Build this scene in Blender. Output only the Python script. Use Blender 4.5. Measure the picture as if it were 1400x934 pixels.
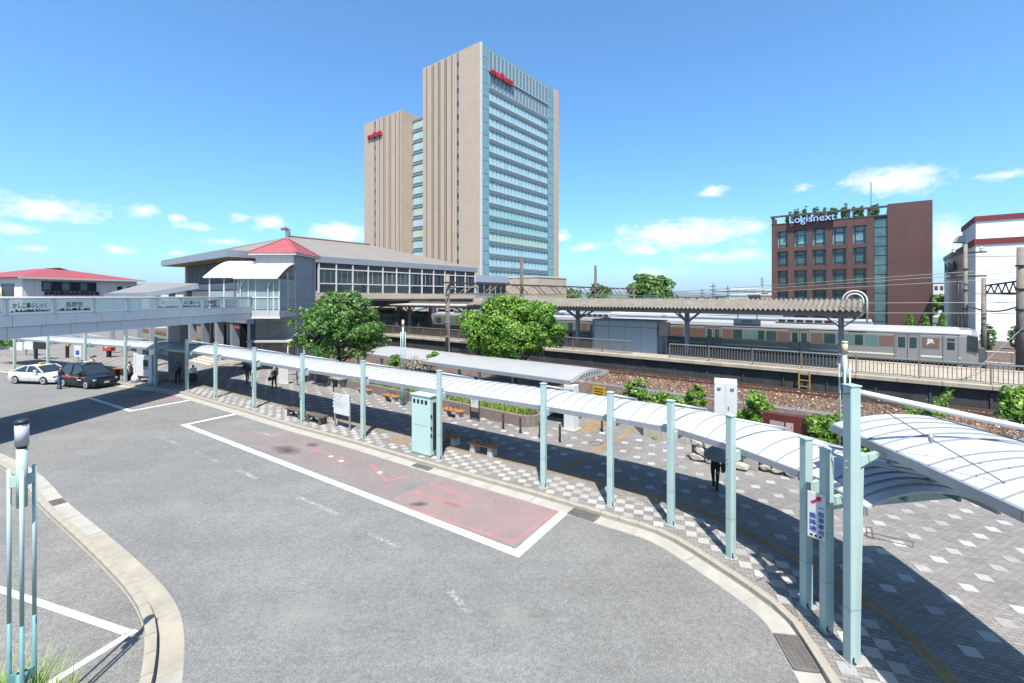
import bpy, bmesh, math, random
import numpy as np
from mathutils import Vector, Matrix
R = math.radians
random.seed(11); rng = np.random.default_rng(11)
for o in list(bpy.data.objects): bpy.data.objects.remove(o)
scene = bpy.context.scene
C = scene.collection

# ------------------------------------------------------------------ camera
H = 6.8; F = 1400 * 16 / 36; HZ = 406.0        # eye height, focal length in photo pixels, horizon row
cam_d = bpy.data.cameras.new('camera'); cam = bpy.data.objects.new('camera', cam_d); C.objects.link(cam)
cam.location = (0, 0, H); cam.rotation_euler = (R(90), 0, 0)
cam_d.sensor_width = 36; cam_d.lens = 16; cam_d.shift_y = -(467 - HZ) / 1400
cam_d.clip_start = .1; cam_d.clip_end = 40000
scene.camera = cam

# ------------------------------------------------------------------ sky and sun
SUN_EL = 62.0
world = bpy.data.worlds.new('World'); scene.world = world; world.use_nodes = True
world.cycles.sampling_method = 'MANUAL'; world.cycles.sample_map_resolution = 256
wn = world.node_tree; wn.nodes.clear()
def N(nt, typ, **kw):
    n = nt.nodes.new(typ)
    for k, v in kw.items():
        if k == 'i':
            for a, b in v.items(): n.inputs[a].default_value = b
        else: setattr(n, k, v)
    return n
def L(nt, a, ao, b, bi): nt.links.new(a.outputs[ao], b.inputs[bi])
sky = N(wn, 'ShaderNodeTexSky', sky_type='NISHITA', sun_disc=False, sun_elevation=R(SUN_EL), sun_rotation=R(180),
        air_density=1.0, dust_density=1.6, ozone_density=10.0, altitude=200)
bg = N(wn, 'ShaderNodeBackground', i={'Strength': .106})
wo = N(wn, 'ShaderNodeOutputWorld')
tc = N(wn, 'ShaderNodeTexCoord')
sep = N(wn, 'ShaderNodeSeparateXYZ'); L(wn, tc, 'Generated', sep, 0)
def wm(op, a, b=None, c=None, clamp=False):
    n = N(wn, 'ShaderNodeMath', operation=op, use_clamp=clamp)
    for i, x in enumerate((a, b, c)):
        if x is None: continue
        if isinstance(x, (int, float)): n.inputs[i].default_value = x
        else: wn.links.new(x, n.inputs[i])
    return n.outputs[0]
az = wm('ARCTAN2', sep.outputs[0], sep.outputs[1])
el = wm('ARCSINE', sep.outputs[2])
comb = N(wn, 'ShaderNodeCombineXYZ'); wn.links.new(az, comb.inputs[0]); wn.links.new(wm('MULTIPLY', el, 2.0), comb.inputs[1])
nz = N(wn, 'ShaderNodeTexNoise', i={'Scale': 24.0, 'Detail': 10.0, 'Roughness': .66}); wn.links.new(comb.outputs[0], nz.inputs['Vector'])
nzb = N(wn, 'ShaderNodeTexNoise', i={'Scale': 7.0, 'Detail': 3.0}); wn.links.new(comb.outputs[0], nzb.inputs['Vector'])
noise = wm('ADD', wm('MULTIPLY', wm('SUBTRACT', nz.outputs['Fac'], .5), 2.4), wm('MULTIPLY', wm('SUBTRACT', nzb.outputs['Fac'], .5), 1.0))
# cumulus: (x, y, half width, half height, thickness) read off the photograph as directions, then scattered on round the sky
CL = [(62, 285, 80, 17, .85), (20, 312, 48, 10, .6), (196, 289, 26, 9, .9), (240, 298, 14, 6, .8), (268, 312, 28, 7, .75), (160, 341, 34, 8, .5),
      (45, 340, 34, 6, .55), (365, 305, 25, 10, .95), (332, 297, 24, 9, .5), (310, 331, 45, 8, .55), (462, 318, 38, 11, 1), (240, 346, 14, 4, .7),
      (976, 262, 22, 8, .9), (940, 319, 92, 18, 1), (878, 342, 26, 7, .85), (800, 338, 28, 6, .8), (768, 324, 14, 9, .7), (985, 350, 80, 12, .4),
      (1225, 246, 64, 17, 1), (1100, 258, 20, 8, .55), (1296, 325, 30, 30, .8), (1368, 239, 46, 7, .55), (900, 372, 60, 8, .35), (560, 300, 30, 8, .8)]
blobs = []
for x, y, w, h, k in CL:
    a = math.atan2(x - 700, F); c = math.cos(a)
    blobs.append((a, math.atan((HZ - y) / F * c), 1.15 * w / F * c * c, 1.2 * h / F * c, k))
acc = None
def vm(op, a, b=None, c=None):
    n = N(wn, 'ShaderNodeVectorMath', operation=op); wn.links.new(a, n.inputs[0])
    if b: n.inputs[1].default_value = b
    if c: n.inputs[2].default_value = c
    return n
ae = N(wn, 'ShaderNodeCombineXYZ'); wn.links.new(az, ae.inputs[0]); wn.links.new(el, ae.inputs[1])
for a, e, w, h, k in blobs:
    ln = vm('LENGTH', vm('MULTIPLY_ADD', ae.outputs[0], (1 / w, 1 / h, 0), (-a / w, -e / h, 0)).outputs[0]).outputs['Value']
    m = wm('SUBTRACT', .35 + .65 * k, ln); acc = m if acc is None else wm('MAXIMUM', acc, m)
# the same scattered cumulus goes on over the rest of the low sky
n5 = N(wn, 'ShaderNodeTexNoise', i={'Scale': 4.5, 'Detail': 1.0}); wn.links.new(comb.outputs[0], n5.inputs['Vector'])
band = wm('SUBTRACT', 1.0, wm('MULTIPLY', wm('ABSOLUTE', wm('SUBTRACT', el, .22)), 5.0))
away = wm('MULTIPLY', wm('SUBTRACT', wm('ABSOLUTE', az), .92), 8.0, clamp=True)
oth = wm('ADD', wm('MULTIPLY', wm('SUBTRACT', n5.outputs['Fac'], .62), 6.0), wm('MINIMUM', wm('SUBTRACT', band, .6), 0.0))
oth = wm('SUBTRACT', oth, wm('MULTIPLY', wm('SUBTRACT', 1.0, away), 9.0))
acc = wm('MULTIPLY', wm('ADD', wm('ADD', wm('MAXIMUM', acc, oth), noise), .10), 1.25, clamp=True)
cmix = N(wn, 'ShaderNodeMix', data_type='RGBA')
wn.links.new(wm('MULTIPLY', acc, .86), cmix.inputs[0]); tint = N(wn, 'ShaderNodeMix', data_type='RGBA', blend_type='MULTIPLY', i={0: 1.0}); tint.inputs[7].default_value = (.88, 1.15, 1.14, 1); L(wn, sky, 0, tint, 6); L(wn, tint, 2, cmix, 6)
cmix.inputs[7].default_value = (5.0, 5.05, 5.15, 1)
wn.links.new(cmix.outputs[2], bg.inputs[0]); L(wn, bg, 0, wo, 0)
sd = bpy.data.lights.new('sun', 'SUN'); sd.energy = 5.0; sd.angle = R(.53); sd.color = (1, .955, .88)
sun = bpy.data.objects.new('sun', sd); C.objects.link(sun); sun.rotation_euler = (R(90 - SUN_EL), 0, R(1.5)); sun.location = (0, -20, 60)
vs = scene.view_settings
vs.view_transform = 'Standard'; vs.look = 'None'; vs.exposure = 1.16; vs.gamma = 1; vs.use_curve_mapping = False

# ------------------------------------------------------------------ frames: the tracks give every building its direction
TA = R(38.66); ux, uy = math.cos(TA), -math.sin(TA); nx, ny = math.sin(TA), math.cos(TA)
def TF(s, t, z=0): return Vector((s * ux + t * nx, s * uy + t * ny, z))
def ST(p): return (p[0] * ux + p[1] * uy, p[0] * nx + p[1] * ny)
def G(px, py, z=0.0):
    Y = F * (H - z) / (py - HZ); return Vector(((px - 700) / F * Y, Y, z))
def PT(px, py, t):
    r = (px - 700) / F; Y = t / (nx * r + ny); return (ux * r * Y + uy * Y, t, H - (py - HZ) * Y / F)
def PS(px, py, s):
    r = (px - 700) / F; Y = s / (ux * r + uy); return (s, nx * r * Y + ny * Y, H - (py - HZ) * Y / F)
def PY(px, py, Y): return Vector(((px - 700) / F * Y, Y, H - (py - HZ) * Y / F))

# ------------------------------------------------------------------ materials
def srgb(r, g, b):
    f = lambda c: (c / 255 / 12.92) if c <= 10 else ((c / 255 + .055) / 1.055) ** 2.4
    return (f(r), f(g), f(b))
MATS = {}
ALB = .56                                                     # real-world albedo for this exposure
def mat(name, col, rough=.6, metal=0.0, var=.1, scale=2.5, bump=0.0, bscale=40.0, spec=.5, streak=0.0, emit=None):
    if name in MATS: return MATS[name]
    col = tuple(c * ALB for c in col)
    m = bpy.data.materials.new(name); m.use_nodes = True; nt = m.node_tree
    b = nt.nodes['Principled BSDF']; b.inputs['Roughness'].default_value = rough; b.inputs['Metallic'].default_value = metal
    b.inputs['Specular IOR Level'].default_value = spec
    t = N(nt, 'ShaderNodeTexCoord')
    n1 = N(nt, 'ShaderNodeTexNoise', i={'Scale': scale, 'Detail': 6.0, 'Roughness': .65}); L(nt, t, 'Object', n1, 'Vector')
    mx = N(nt, 'ShaderNodeMix', data_type='RGBA')
    mr = N(nt, 'ShaderNodeMapRange', i={1: .3, 2: .7}); L(nt, n1, 'Fac', mr, 0); L(nt, mr, 0, mx, 0)
    mx.inputs[6].default_value = (*[min(1, c * (1 - var)) for c in col], 1)
    mx.inputs[7].default_value = (*[min(1, c * (1 + var)) for c in col], 1)
    out = mx
    if streak:
        mp = N(nt, 'ShaderNodeMapping'); mp.inputs['Scale'].default_value = (3, 3, .12); L(nt, t, 'Object', mp, 0)
        n2 = N(nt, 'ShaderNodeTexNoise', i={'Scale': 2.2, 'Detail': 5.0}); L(nt, mp, 0, n2, 'Vector')
        mr2 = N(nt, 'ShaderNodeMapRange', i={1: .48, 2: .72, 4: streak}); L(nt, n2, 'Fac', mr2, 0)
        mx2 = N(nt, 'ShaderNodeMix', data_type='RGBA'); L(nt, mr2, 0, mx2, 0); L(nt, mx, 2, mx2, 6)
        mx2.inputs[7].default_value = (*[c * .35 for c in col], 1); out = mx2
    L(nt, out, 2, b, 'Base Color')
    if bump:
        n3 = N(nt, 'ShaderNodeTexNoise', i={'Scale': bscale, 'Detail': 4.0}); L(nt, t, 'Object', n3, 'Vector')
        bp = N(nt, 'ShaderNodeBump', i={'Strength': bump, 'Distance': .02}); L(nt, n3, 'Fac', bp, 'Height'); L(nt, bp, 0, b, 'Normal')
    if emit: b.inputs['Emission Color'].default_value = (*emit[0], 1); b.inputs['Emission Strength'].default_value = emit[1]
    MATS[name] = m; return m
def glass(name, col, rough=.06, metal=.0, var=.15, scale=.6, ior=1.6):
    m = mat(name, col, rough, metal, var, scale); m.node_tree.nodes['Principled BSDF'].inputs['IOR'].default_value = ior; return m
def clear_glass(name, tint, alpha):
    m = bpy.data.materials.new(name); m.use_nodes = True; nt = m.node_tree; b = nt.nodes['Principled BSDF']
    b.inputs['Base Color'].default_value = (*[c * .7 for c in tint], 1); b.inputs['Roughness'].default_value = .05; b.inputs['Alpha'].default_value = alpha
    MATS[name] = m; return m
def leafmat(name, c1, c2, c3, trans=.35):
    m = bpy.data.materials.new(name); m.use_nodes = True; nt = m.node_tree; nt.nodes.clear()
    o = N(nt, 'ShaderNodeOutputMaterial'); g = N(nt, 'ShaderNodeNewGeometry')
    cr = N(nt, 'ShaderNodeValToRGB'); L(nt, g, 'Random Per Island', cr, 0)
    e = cr.color_ramp.elements; e[0].color = (*c1, 1); e[1].color = (*c3, 1); x = e.new(.55); x.color = (*c2, 1)
    d = N(nt, 'ShaderNodeBsdfPrincipled', i={'Roughness': .45, 'Specular IOR Level': .35}); L(nt, cr, 0, d, 'Base Color')
    tr = N(nt, 'ShaderNodeBsdfTranslucent'); L(nt, cr, 0, tr, 0)
    ms = N(nt, 'ShaderNodeMixShader', i={0: trans}); L(nt, d, 0, ms, 1); L(nt, tr, 0, ms, 2); L(nt, ms, 0, o, 0)
    MATS[name] = m; return m
def paint(name, col, wear, scale=9.0, soft=.12, amax=1.0):
    """road paint worn through to the asphalt below"""
    m = bpy.data.materials.new(name); m.use_nodes = True; nt = m.node_tree; b = nt.nodes['Principled BSDF']
    b.inputs['Base Color'].default_value = (*[c * .62 for c in col], 1); b.inputs['Roughness'].default_value = .75
    g = N(nt, 'ShaderNodeNewGeometry')
    n1 = N(nt, 'ShaderNodeTexNoise', i={'Scale': scale, 'Detail': 9.0, 'Roughness': .78}); L(nt, g, 'Position', n1, 'Vector')
    n2 = N(nt, 'ShaderNodeTexNoise', i={'Scale': .55, 'Detail': 3.0}); L(nt, g, 'Position', n2, 'Vector')
    ad = N(nt, 'ShaderNodeMath', operation='MULTIPLY_ADD', i={1: .35}); L(nt, n2, 'Fac', ad, 0); L(nt, n1, 'Fac', ad, 2)
    mr = N(nt, 'ShaderNodeMapRange', i={1: wear + .175 - soft, 2: wear + .175 + soft, 4: amax}); L(nt, ad, 0, mr, 0); L(nt, mr, 0, b, 'Alpha')
    MATS[name] = m; return m

def stain(name, col, k=1.0):
    m = bpy.data.materials.new(name); m.use_nodes = True; nt = m.node_tree; b = nt.nodes['Principled BSDF']
    b.inputs['Base Color'].default_value = (*col, 1); b.inputs['Roughness'].default_value = .8
    t = N(nt, 'ShaderNodeTexCoord'); ln = N(nt, 'ShaderNodeVectorMath', operation='LENGTH'); L(nt, t, 'Object', ln, 0)
    g = N(nt, 'ShaderNodeNewGeometry'); n1 = N(nt, 'ShaderNodeTexNoise', i={'Scale': 3.0, 'Detail': 8.0, 'Roughness': .75}); L(nt, g, 'Position', n1, 'Vector')
    a = N(nt, 'ShaderNodeMath', operation='MULTIPLY_ADD', i={1: 1.6}); L(nt, n1, 'Fac', a, 0)
    s_ = N(nt, 'ShaderNodeMath', operation='SUBTRACT', i={0: .2}); L(nt, ln, 'Value', s_, 1); L(nt, s_, 0, a, 2)
    mr = N(nt, 'ShaderNodeMapRange', i={1: .1, 2: .9, 4: .5 * k}); L(nt, a, 0, mr, 0); L(nt, mr, 0, b, 'Alpha'); return m
mint = mat('mint_paint', (.52, .68, .65), .42, 0, .08, 1.3, streak=.28)
mint_d = mat('mint_paint_deep', (.16, .36, .36), .5, 0, .15, 1.5)
mint_c = mat('mint_cabinet_paint', (.60, .80, .75), .42, 0, .04, 1.0, streak=.08)
white_p = mat('white_paint', (.80, .80, .80), .45, 0, .04, 1.0, streak=.05)
white_r = mat('white_roof_sheet', (.64, .65, .67), .38, .0, .06, .8, streak=.0)
seam_m = mat('seam_grey', (.34, .36, .40), .5)
silver = mat('galvanised_steel', (.52, .55, .60), .38, .55, .10, 3.0)
dark = mat('black_steel', (.018, .02, .022), .5)
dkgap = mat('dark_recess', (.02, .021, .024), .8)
conc = mat('concrete', (.42, .39, .34), .85, 0, .14, 1.6, .3, 60)
conc_l = mat('light_concrete', (.47, .44, .39), .85, 0, .14, 1.8, .25, 60, streak=.12)
conc_y = mat('kerb_stone', (.43, .385, .31), .85, 0, .22, 1.1, .35, 70)
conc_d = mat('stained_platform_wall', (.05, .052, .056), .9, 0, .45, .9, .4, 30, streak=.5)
plat_top = mat('platform_concrete', (.46, .40, .32), .85, 0, .22, 1.0, .25, 50)
beige = mat('beige_tower_tile', (.62, .485, .375), .75, 0, .06, .25, .15, 18)
beige2 = mat('cream_wall', (.62, .52, .40), .75, 0, .06, .5)
wall_w = mat('white_wall', (.74, .70, .68), .7, 0, .05, .5, streak=.08)
wall_g = mat('grey_panel', (.40, .42, .46), .5, .1, .05, .6, streak=.10)
wall_g2 = mat('pale_grey_panel', (.56, .57, .58), .55, 0, .05, .6, streak=.10)
wall_b = mat('warm_grey_panel', (.50, .46, .42), .6, 0, .06, .5, streak=.10)
roof_g = mat('station_roof_sheet', (.36, .315, .275), .5, .15, .10, .35)
red_r = mat('red_roof', (.40, .075, .07), .55, 0, .15, 1.2)
red_p = mat('pink_red_roof_slate', (.50, .12, .13), .5, 0, .12, 1.5)
brown_t = mat('brown_tile', (.135, .056, .045), .6, 0, .16, .35, .3, 9, streak=.10)
g_dark = glass('dark_glass', (.03, .045, .055), .05)
g_teal = glass('teal_glass', (.25, .44, .49), .08)
g_sky = glass('pale_blue_blind_glass', (.52, .76, .82), .12, .0, .10, .15)
g_sky2 = glass('blue_green_blind_glass', (.42, .70, .72), .12, .0, .12, .15)
g_sky3 = glass('green_blind_glass', (.58, .76, .64), .12, .0, .10, .15)
g_slim = glass('slim_mechanical_glass', (.18, .27, .31), .1)
g_train = glass('train_glass', (.03, .07, .075), .05)
g_trainl = glass('train_glass_blind', (.13, .25, .25), .1)
g_rail = clear_glass('railing_glass', (.84, .97, .92), .42)
g_land = clear_glass('landing_glass', (.40, .55, .55), .45)
red_l = mat('red_letter', (.62, .012, .03), .4)
blue_l = mat('blue_letter', (.03, .10, .42), .4)
black_l = mat('black_letter', (.012, .014, .016), .5)
white_l = mat('white_letter', (.8, .8, .8), .5)
orange_w = mat('orange_bench_slat', (.50, .20, .075), .6, 0, .25, 6, .2, 50)
dkwood = mat('weathered_wood', (.13, .105, .09), .75, 0, .3, 5, .2, 50)
rubber = mat('tyre_rubber', (.018, .018, .018), .8)
chrome = mat('wheel_alloy', (.60, .61, .63), .35, .1)
skin_m = mat('skin', (.50, .30, .20), .55)
hair_m = mat('hair', (.015, .012, .011), .6)
bark = mat('bark', (.10, .075, .055), .85, 0, .3, 6, .5, 30)
rust = mat('rusty_rail', (.15, .065, .035), .7, .2, .3, 3)
railtop = mat('worn_rail_top', (.30, .22, .18), .35, .6, .2, 3)
timber = mat('sleeper', (.13, .10, .085), .85, 0, .3, 3)
fence_m = mat('platform_fence_steel', (.25, .205, .165), .55, .2, .15, 3)
train_sil = mat('stainless_train_body', (.36, .355, .35), .36, .3, .05, .6)
train_wht = mat('train_roof', (.52, .54, .59), .4, .1, .06, .8)
train_brn = mat('train_brown_band', (.19, .115, .092), .45, 0, .04)
train_gold = mat('train_gold_band', (.34, .30, .18), .4, .2, .06)
pole_c = mat('concrete_pole', (.27, .225, .185), .8, 0, .2, 1.5, .2, 40, streak=.3)
truss_m = mat('rusty_truss', (.085, .06, .05), .7, .2, .35, 3)
corr = mat('weathered_corrugated_roof', (.27, .235, .19), .75, 0, .3, 1.4, streak=.35)
granite = mat('brown_granite_wall', (.26, .20, .17), .8, 0, .25, 8, .3, 90)
maroon = mat('maroon_stone', (.13, .028, .024), .35, 0, .12, 4)
rock_m = mat('rubble_stone', (.46, .42, .37), .85, 0, .3, 3, .5, 15)
soil = mat('planter_soil', (.10, .07, .045), .95, 0, .4, 4, .6, 30)
leaf_a = leafmat('leaf_dark', (.030, .085, .016), (.070, .165, .03), (.17, .28, .06), .4)
leaf_b = leafmat('leaf_bright', (.045, .12, .014), (.11, .245, .024), (.27, .39, .06), .4)
leaf_c = leafmat('leaf_ivy', (.05, .13, .016), (.12, .24, .03), (.24, .34, .06), .4)
grass_l = leafmat('grass_blade', (.10, .17, .02), (.17, .28, .03), (.32, .36, .09), .3)
dry_l = leafmat('dry_twig', (.20, .16, .12), (.30, .25, .19), (.38, .32, .24), .2)

def asphalt(name, base, patch):
    m = bpy.data.materials.new(name); m.use_nodes = True; nt = m.node_tree; b = nt.nodes['Principled BSDF']
    b.inputs['Roughness'].default_value = .88; b.inputs['Specular IOR Level'].default_value = .3
    g = N(nt, 'ShaderNodeNewGeometry')
    n1 = N(nt, 'ShaderNodeTexNoise', i={'Scale': .22, 'Detail': 6.0, 'Roughness': .62}); L(nt, g, 'Position', n1, 'Vector')
    n2 = N(nt, 'ShaderNodeTexNoise', i={'Scale': 34.0, 'Detail': 6.0, 'Roughness': .85}); L(nt, g, 'Position', n2, 'Vector')
    vo = N(nt, 'ShaderNodeTexVoronoi', i={'Scale': 38.0}); L(nt, g, 'Position', vo, 'Vector')
    n4 = N(nt, 'ShaderNodeTexNoise', i={'Scale': 1.1, 'Detail': 8.0, 'Roughness': .7}); L(nt, g, 'Position', n4, 'Vector')
    cr = N(nt, 'ShaderNodeValToRGB'); L(nt, n1, 'Fac', cr, 0); e = cr.color_ramp.elements
    e[0].position = .3; e[0].color = (*[c * .88 for c in base], 1); e[1].position = .72; e[1].color = (*patch, 1)
    def mul(a, ao, lo, hi, fr, to, prev):
        mr = N(nt, 'ShaderNodeMapRange', i={1: fr, 2: to, 3: lo, 4: hi}); L(nt, a, ao, mr, 0)
        mx = N(nt, 'ShaderNodeMix', data_type='RGBA', blend_type='MULTIPLY', i={0: 1.0}); nt.links.new(prev, mx.inputs[6]); L(nt, mr, 0, mx, 7); return mx.outputs[2]
    c = mul(n2, 'Fac', .55, 1.55, .35, .65, cr.outputs[0])
    c = mul(vo, 'Distance', 1.3, .9, .05, .55, c)
    c = mul(n4, 'Fac', .93, 1.07, .35, .68, c)
    mp = N(nt, 'ShaderNodeMapping'); mp.inputs['Rotation'].default_value = (0, 0, R(35)); mp.inputs['Scale'].default_value = (.05, .9, 1); L(nt, g, 'Position', mp, 0)
    n6 = N(nt, 'ShaderNodeTexNoise', i={'Scale': 1.0, 'Detail': 4.0, 'Distortion': .6}); L(nt, mp, 0, n6, 'Vector'); c = mul(n6, 'Fac', .955, 1.045, .35, .65, c)
    n7 = N(nt, 'ShaderNodeTexNoise', i={'Scale': .8, 'Detail': 6.0}); L(nt, g, 'Position', n7, 'Vector')
    av = N(nt, 'ShaderNodeVectorMath', operation='MULTIPLY_ADD'); av.inputs[1].default_value = (1.6, 1.6, 0); L(nt, n7, 'Color', av, 0); L(nt, g, 'Position', av, 2)
    v2 = N(nt, 'ShaderNodeTexVoronoi', feature='DISTANCE_TO_EDGE', i={'Scale': .16}); L(nt, av, 0, v2, 'Vector'); c = mul(v2, 'Distance', .90, 1.0, .0, .003, c)
    n8 = N(nt, 'ShaderNodeTexNoise', i={'Scale': 7.0, 'Detail': 2.0}); L(nt, g, 'Position', n8, 'Vector'); c = mul(n8, 'Fac', 1.0, .80, .70, .76, c)
    na = N(nt, 'ShaderNodeTexNoise', i={'Scale': 13.0, 'Detail': 3.0, 'Roughness': .7}); L(nt, g, 'Position', na, 'Vector'); c = mul(na, 'Fac', .84, 1.18, .35, .65, c)
    nt.links.new(c, b.inputs['Base Color'])
    bp = N(nt, 'ShaderNodeBump', i={'Strength': .5, 'Distance': .01}); L(nt, n2, 'Fac', bp, 'Height'); L(nt, bp, 0, b, 'Normal')
    MATS[name] = m; return m
road_m = asphalt('asphalt', (.130, .127, .121), (.146, .143, .136))
lot_m = asphalt('lot_asphalt', (.122, .118, .111), (.165, .157, .144))
PAV = R(-18)
def paving():
    m = bpy.data.materials.new('paving_blocks'); m.use_nodes = True; nt = m.node_tree; b = nt.nodes['Principled BSDF']
    b.inputs['Roughness'].default_value = .85; g = N(nt, 'ShaderNodeNewGeometry')
    mp = N(nt, 'ShaderNodeMapping'); mp.inputs['Rotation'].default_value = (0, 0, -PAV); L(nt, g, 'Position', mp, 0)
    br = N(nt, 'ShaderNodeTexBrick', offset=.5, i={'Scale': 1.0, 'Mortar Size': .006, 'Mortar Smooth': .2, 'Brick Width': .2, 'Row Height': .1,
           'Color1': (.182, .168, .157, 1), 'Color2': (.135, .125, .117, 1), 'Mortar': (.045, .041, .038, 1)}); L(nt, mp, 0, br, 'Vector')
    n1 = N(nt, 'ShaderNodeTexNoise', i={'Scale': .35, 'Detail': 6.0}); L(nt, g, 'Position', n1, 'Vector')
    mr = N(nt, 'ShaderNodeMapRange', i={1: .3, 2: .7, 3: .84, 4: 1.14}); L(nt, n1, 'Fac', mr, 0)
    mx = N(nt, 'ShaderNodeMix', data_type='RGBA', blend_type='MULTIPLY', i={0: 1.0}); L(nt, br, 'Color', mx, 6); L(nt, mr, 0, mx, 7)
    n2 = N(nt, 'ShaderNodeTexNoise', i={'Scale': 60.0, 'Detail': 4.0}); L(nt, g, 'Position', n2, 'Vector')
    mr2 = N(nt, 'ShaderNodeMapRange', i={1: .35, 2: .65, 3: .86, 4: 1.14}); L(nt, n2, 'Fac', mr2, 0)
    mx2 = N(nt, 'ShaderNodeMix', data_type='RGBA', blend_type='MULTIPLY', i={0: 1.0}); L(nt, mx, 2, mx2, 6); L(nt, mr2, 0, mx2, 7)
    vg = N(nt, 'ShaderNodeTexVoronoi', i={'Scale': 2.6}); L(nt, g, 'Position', vg, 'Vector'); mg = N(nt, 'ShaderNodeMapRange', i={1: .05, 2: .075, 3: .55, 4: 1.0}); L(nt, vg, 'Distance', mg, 0)
    n9 = N(nt, 'ShaderNodeTexNoise', i={'Scale': 1.3, 'Detail': 7.0, 'Roughness': .7}); L(nt, g, 'Position', n9, 'Vector'); m9 = N(nt, 'ShaderNodeMapRange', i={1: .55, 2: .75, 3: 1.0, 4: .72}); L(nt, n9, 'Fac', m9, 0)
    mm = N(nt, 'ShaderNodeMath', operation='MULTIPLY'); L(nt, mg, 0, mm, 0); L(nt, m9, 0, mm, 1)
    mx3 = N(nt, 'ShaderNodeMix', data_type='RGBA', blend_type='MULTIPLY', i={0: 1.0}); L(nt, mx2, 2, mx3, 6); L(nt, mm, 0, mx3, 7); L(nt, mx3, 2, b, 'Base Color')
    bp = N(nt, 'ShaderNodeBump', invert=True, i={'Strength': .5, 'Distance': .01}); L(nt, br, 'Fac', bp, 'Height'); L(nt, bp, 0, b, 'Normal')
    return m
pave_m = paving()
def tile_mat(name, col):
    m = mat(name, col, .85, 0, .0, 1); nt = m.node_tree; b = nt.nodes['Principled BSDF']
    oi = N(nt, 'ShaderNodeObjectInfo'); g = N(nt, 'ShaderNodeNewGeometry')
    n2 = N(nt, 'ShaderNodeTexNoise', i={'Scale': 22.0, 'Detail': 6.0, 'Roughness': .8}); L(nt, g, 'Position', n2, 'Vector')
    mr = N(nt, 'ShaderNodeMapRange', i={1: .3, 2: .7, 3: .74, 4: 1.16}); L(nt, n2, 'Fac', mr, 0)
    a = N(nt, 'ShaderNodeMath', operation='ADD'); L(nt, oi, 'Random', a, 0); L(nt, g, 'Random Per Island', a, 1)
    fr = N(nt, 'ShaderNodeMath', operation='FRACT'); L(nt, a, 0, fr, 0)
    mr2 = N(nt, 'ShaderNodeMapRange', i={3: .70, 4: 1.08}); L(nt, fr, 0, mr2, 0)
    mu = N(nt, 'ShaderNodeMath', operation='MULTIPLY'); L(nt, mr, 0, mu, 0); L(nt, mr2, 0, mu, 1)
    mx = N(nt, 'ShaderNodeMix', data_type='RGBA', blend_type='MULTIPLY', i={0: 1.0}); mx.inputs[6].default_value = (*[c * ALB for c in col], 1); L(nt, mu, 0, mx, 7)
    L(nt, mx, 2, b, 'Base Color'); return m
tile_w = tile_mat('light_tile', (.52, .505, .48))
tile_y = tile_mat('tactile_tile', (.40, .27, .14))
def ballast_mat():
    m = bpy.data.materials.new('ballast'); m.use_nodes = True; nt = m.node_tree; b = nt.nodes['Principled BSDF']; b.inputs['Roughness'].default_value = .9
    g = N(nt, 'ShaderNodeNewGeometry')
    vo = N(nt, 'ShaderNodeTexVoronoi', i={'Scale': 9.0}); L(nt, g, 'Position', vo, 'Vector')
    cr = N(nt, 'ShaderNodeValToRGB'); L(nt, vo, 'Color', cr, 0); e = cr.color_ramp.elements
    e[0].color = (.09, .04, .02, 1); e[1].color = (.30, .20, .13, 1); x = e.new(.5); x.color = (.19, .09, .045, 1)
    n1 = N(nt, 'ShaderNodeTexNoise', i={'Scale': .5, 'Detail': 4.0}); L(nt, g, 'Position', n1, 'Vector')
    mr = N(nt, 'ShaderNodeMapRange', i={1: .35, 2: .7}); L(nt, n1, 'Fac', mr, 0)
    mx = N(nt, 'ShaderNodeMix', data_type='RGBA', blend_type='MIX'); L(nt, mr, 0, mx, 0); L(nt, cr, 0, mx, 6)
    cr2 = N(nt, 'ShaderNodeValToRGB'); L(nt, vo, 'Color', cr2, 0); e = cr2.color_ramp.elements
    e[0].color = (.07, .05, .04, 1); e[1].color = (.30, .24, .185, 1); L(nt, cr2, 0, mx, 7)
    md = N(nt, 'ShaderNodeMapRange', i={1: .0, 2: .5, 3: 1.15, 4: .35}); L(nt, vo, 'Distance', md, 0)
    mx2 = N(nt, 'ShaderNodeMix', data_type='RGBA', blend_type='MULTIPLY', i={0: 1.0}); L(nt, mx, 2, mx2, 6); L(nt, md, 0, mx2, 7)
    L(nt, mx2, 2, b, 'Base Color')
    bp = N(nt, 'ShaderNodeBump', invert=True, i={'Strength': 1.0, 'Distance': .06}); L(nt, vo, 'Distance', bp, 'Height'); L(nt, bp, 0, b, 'Normal')
    return m
ballast_m = ballast_mat()

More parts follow.
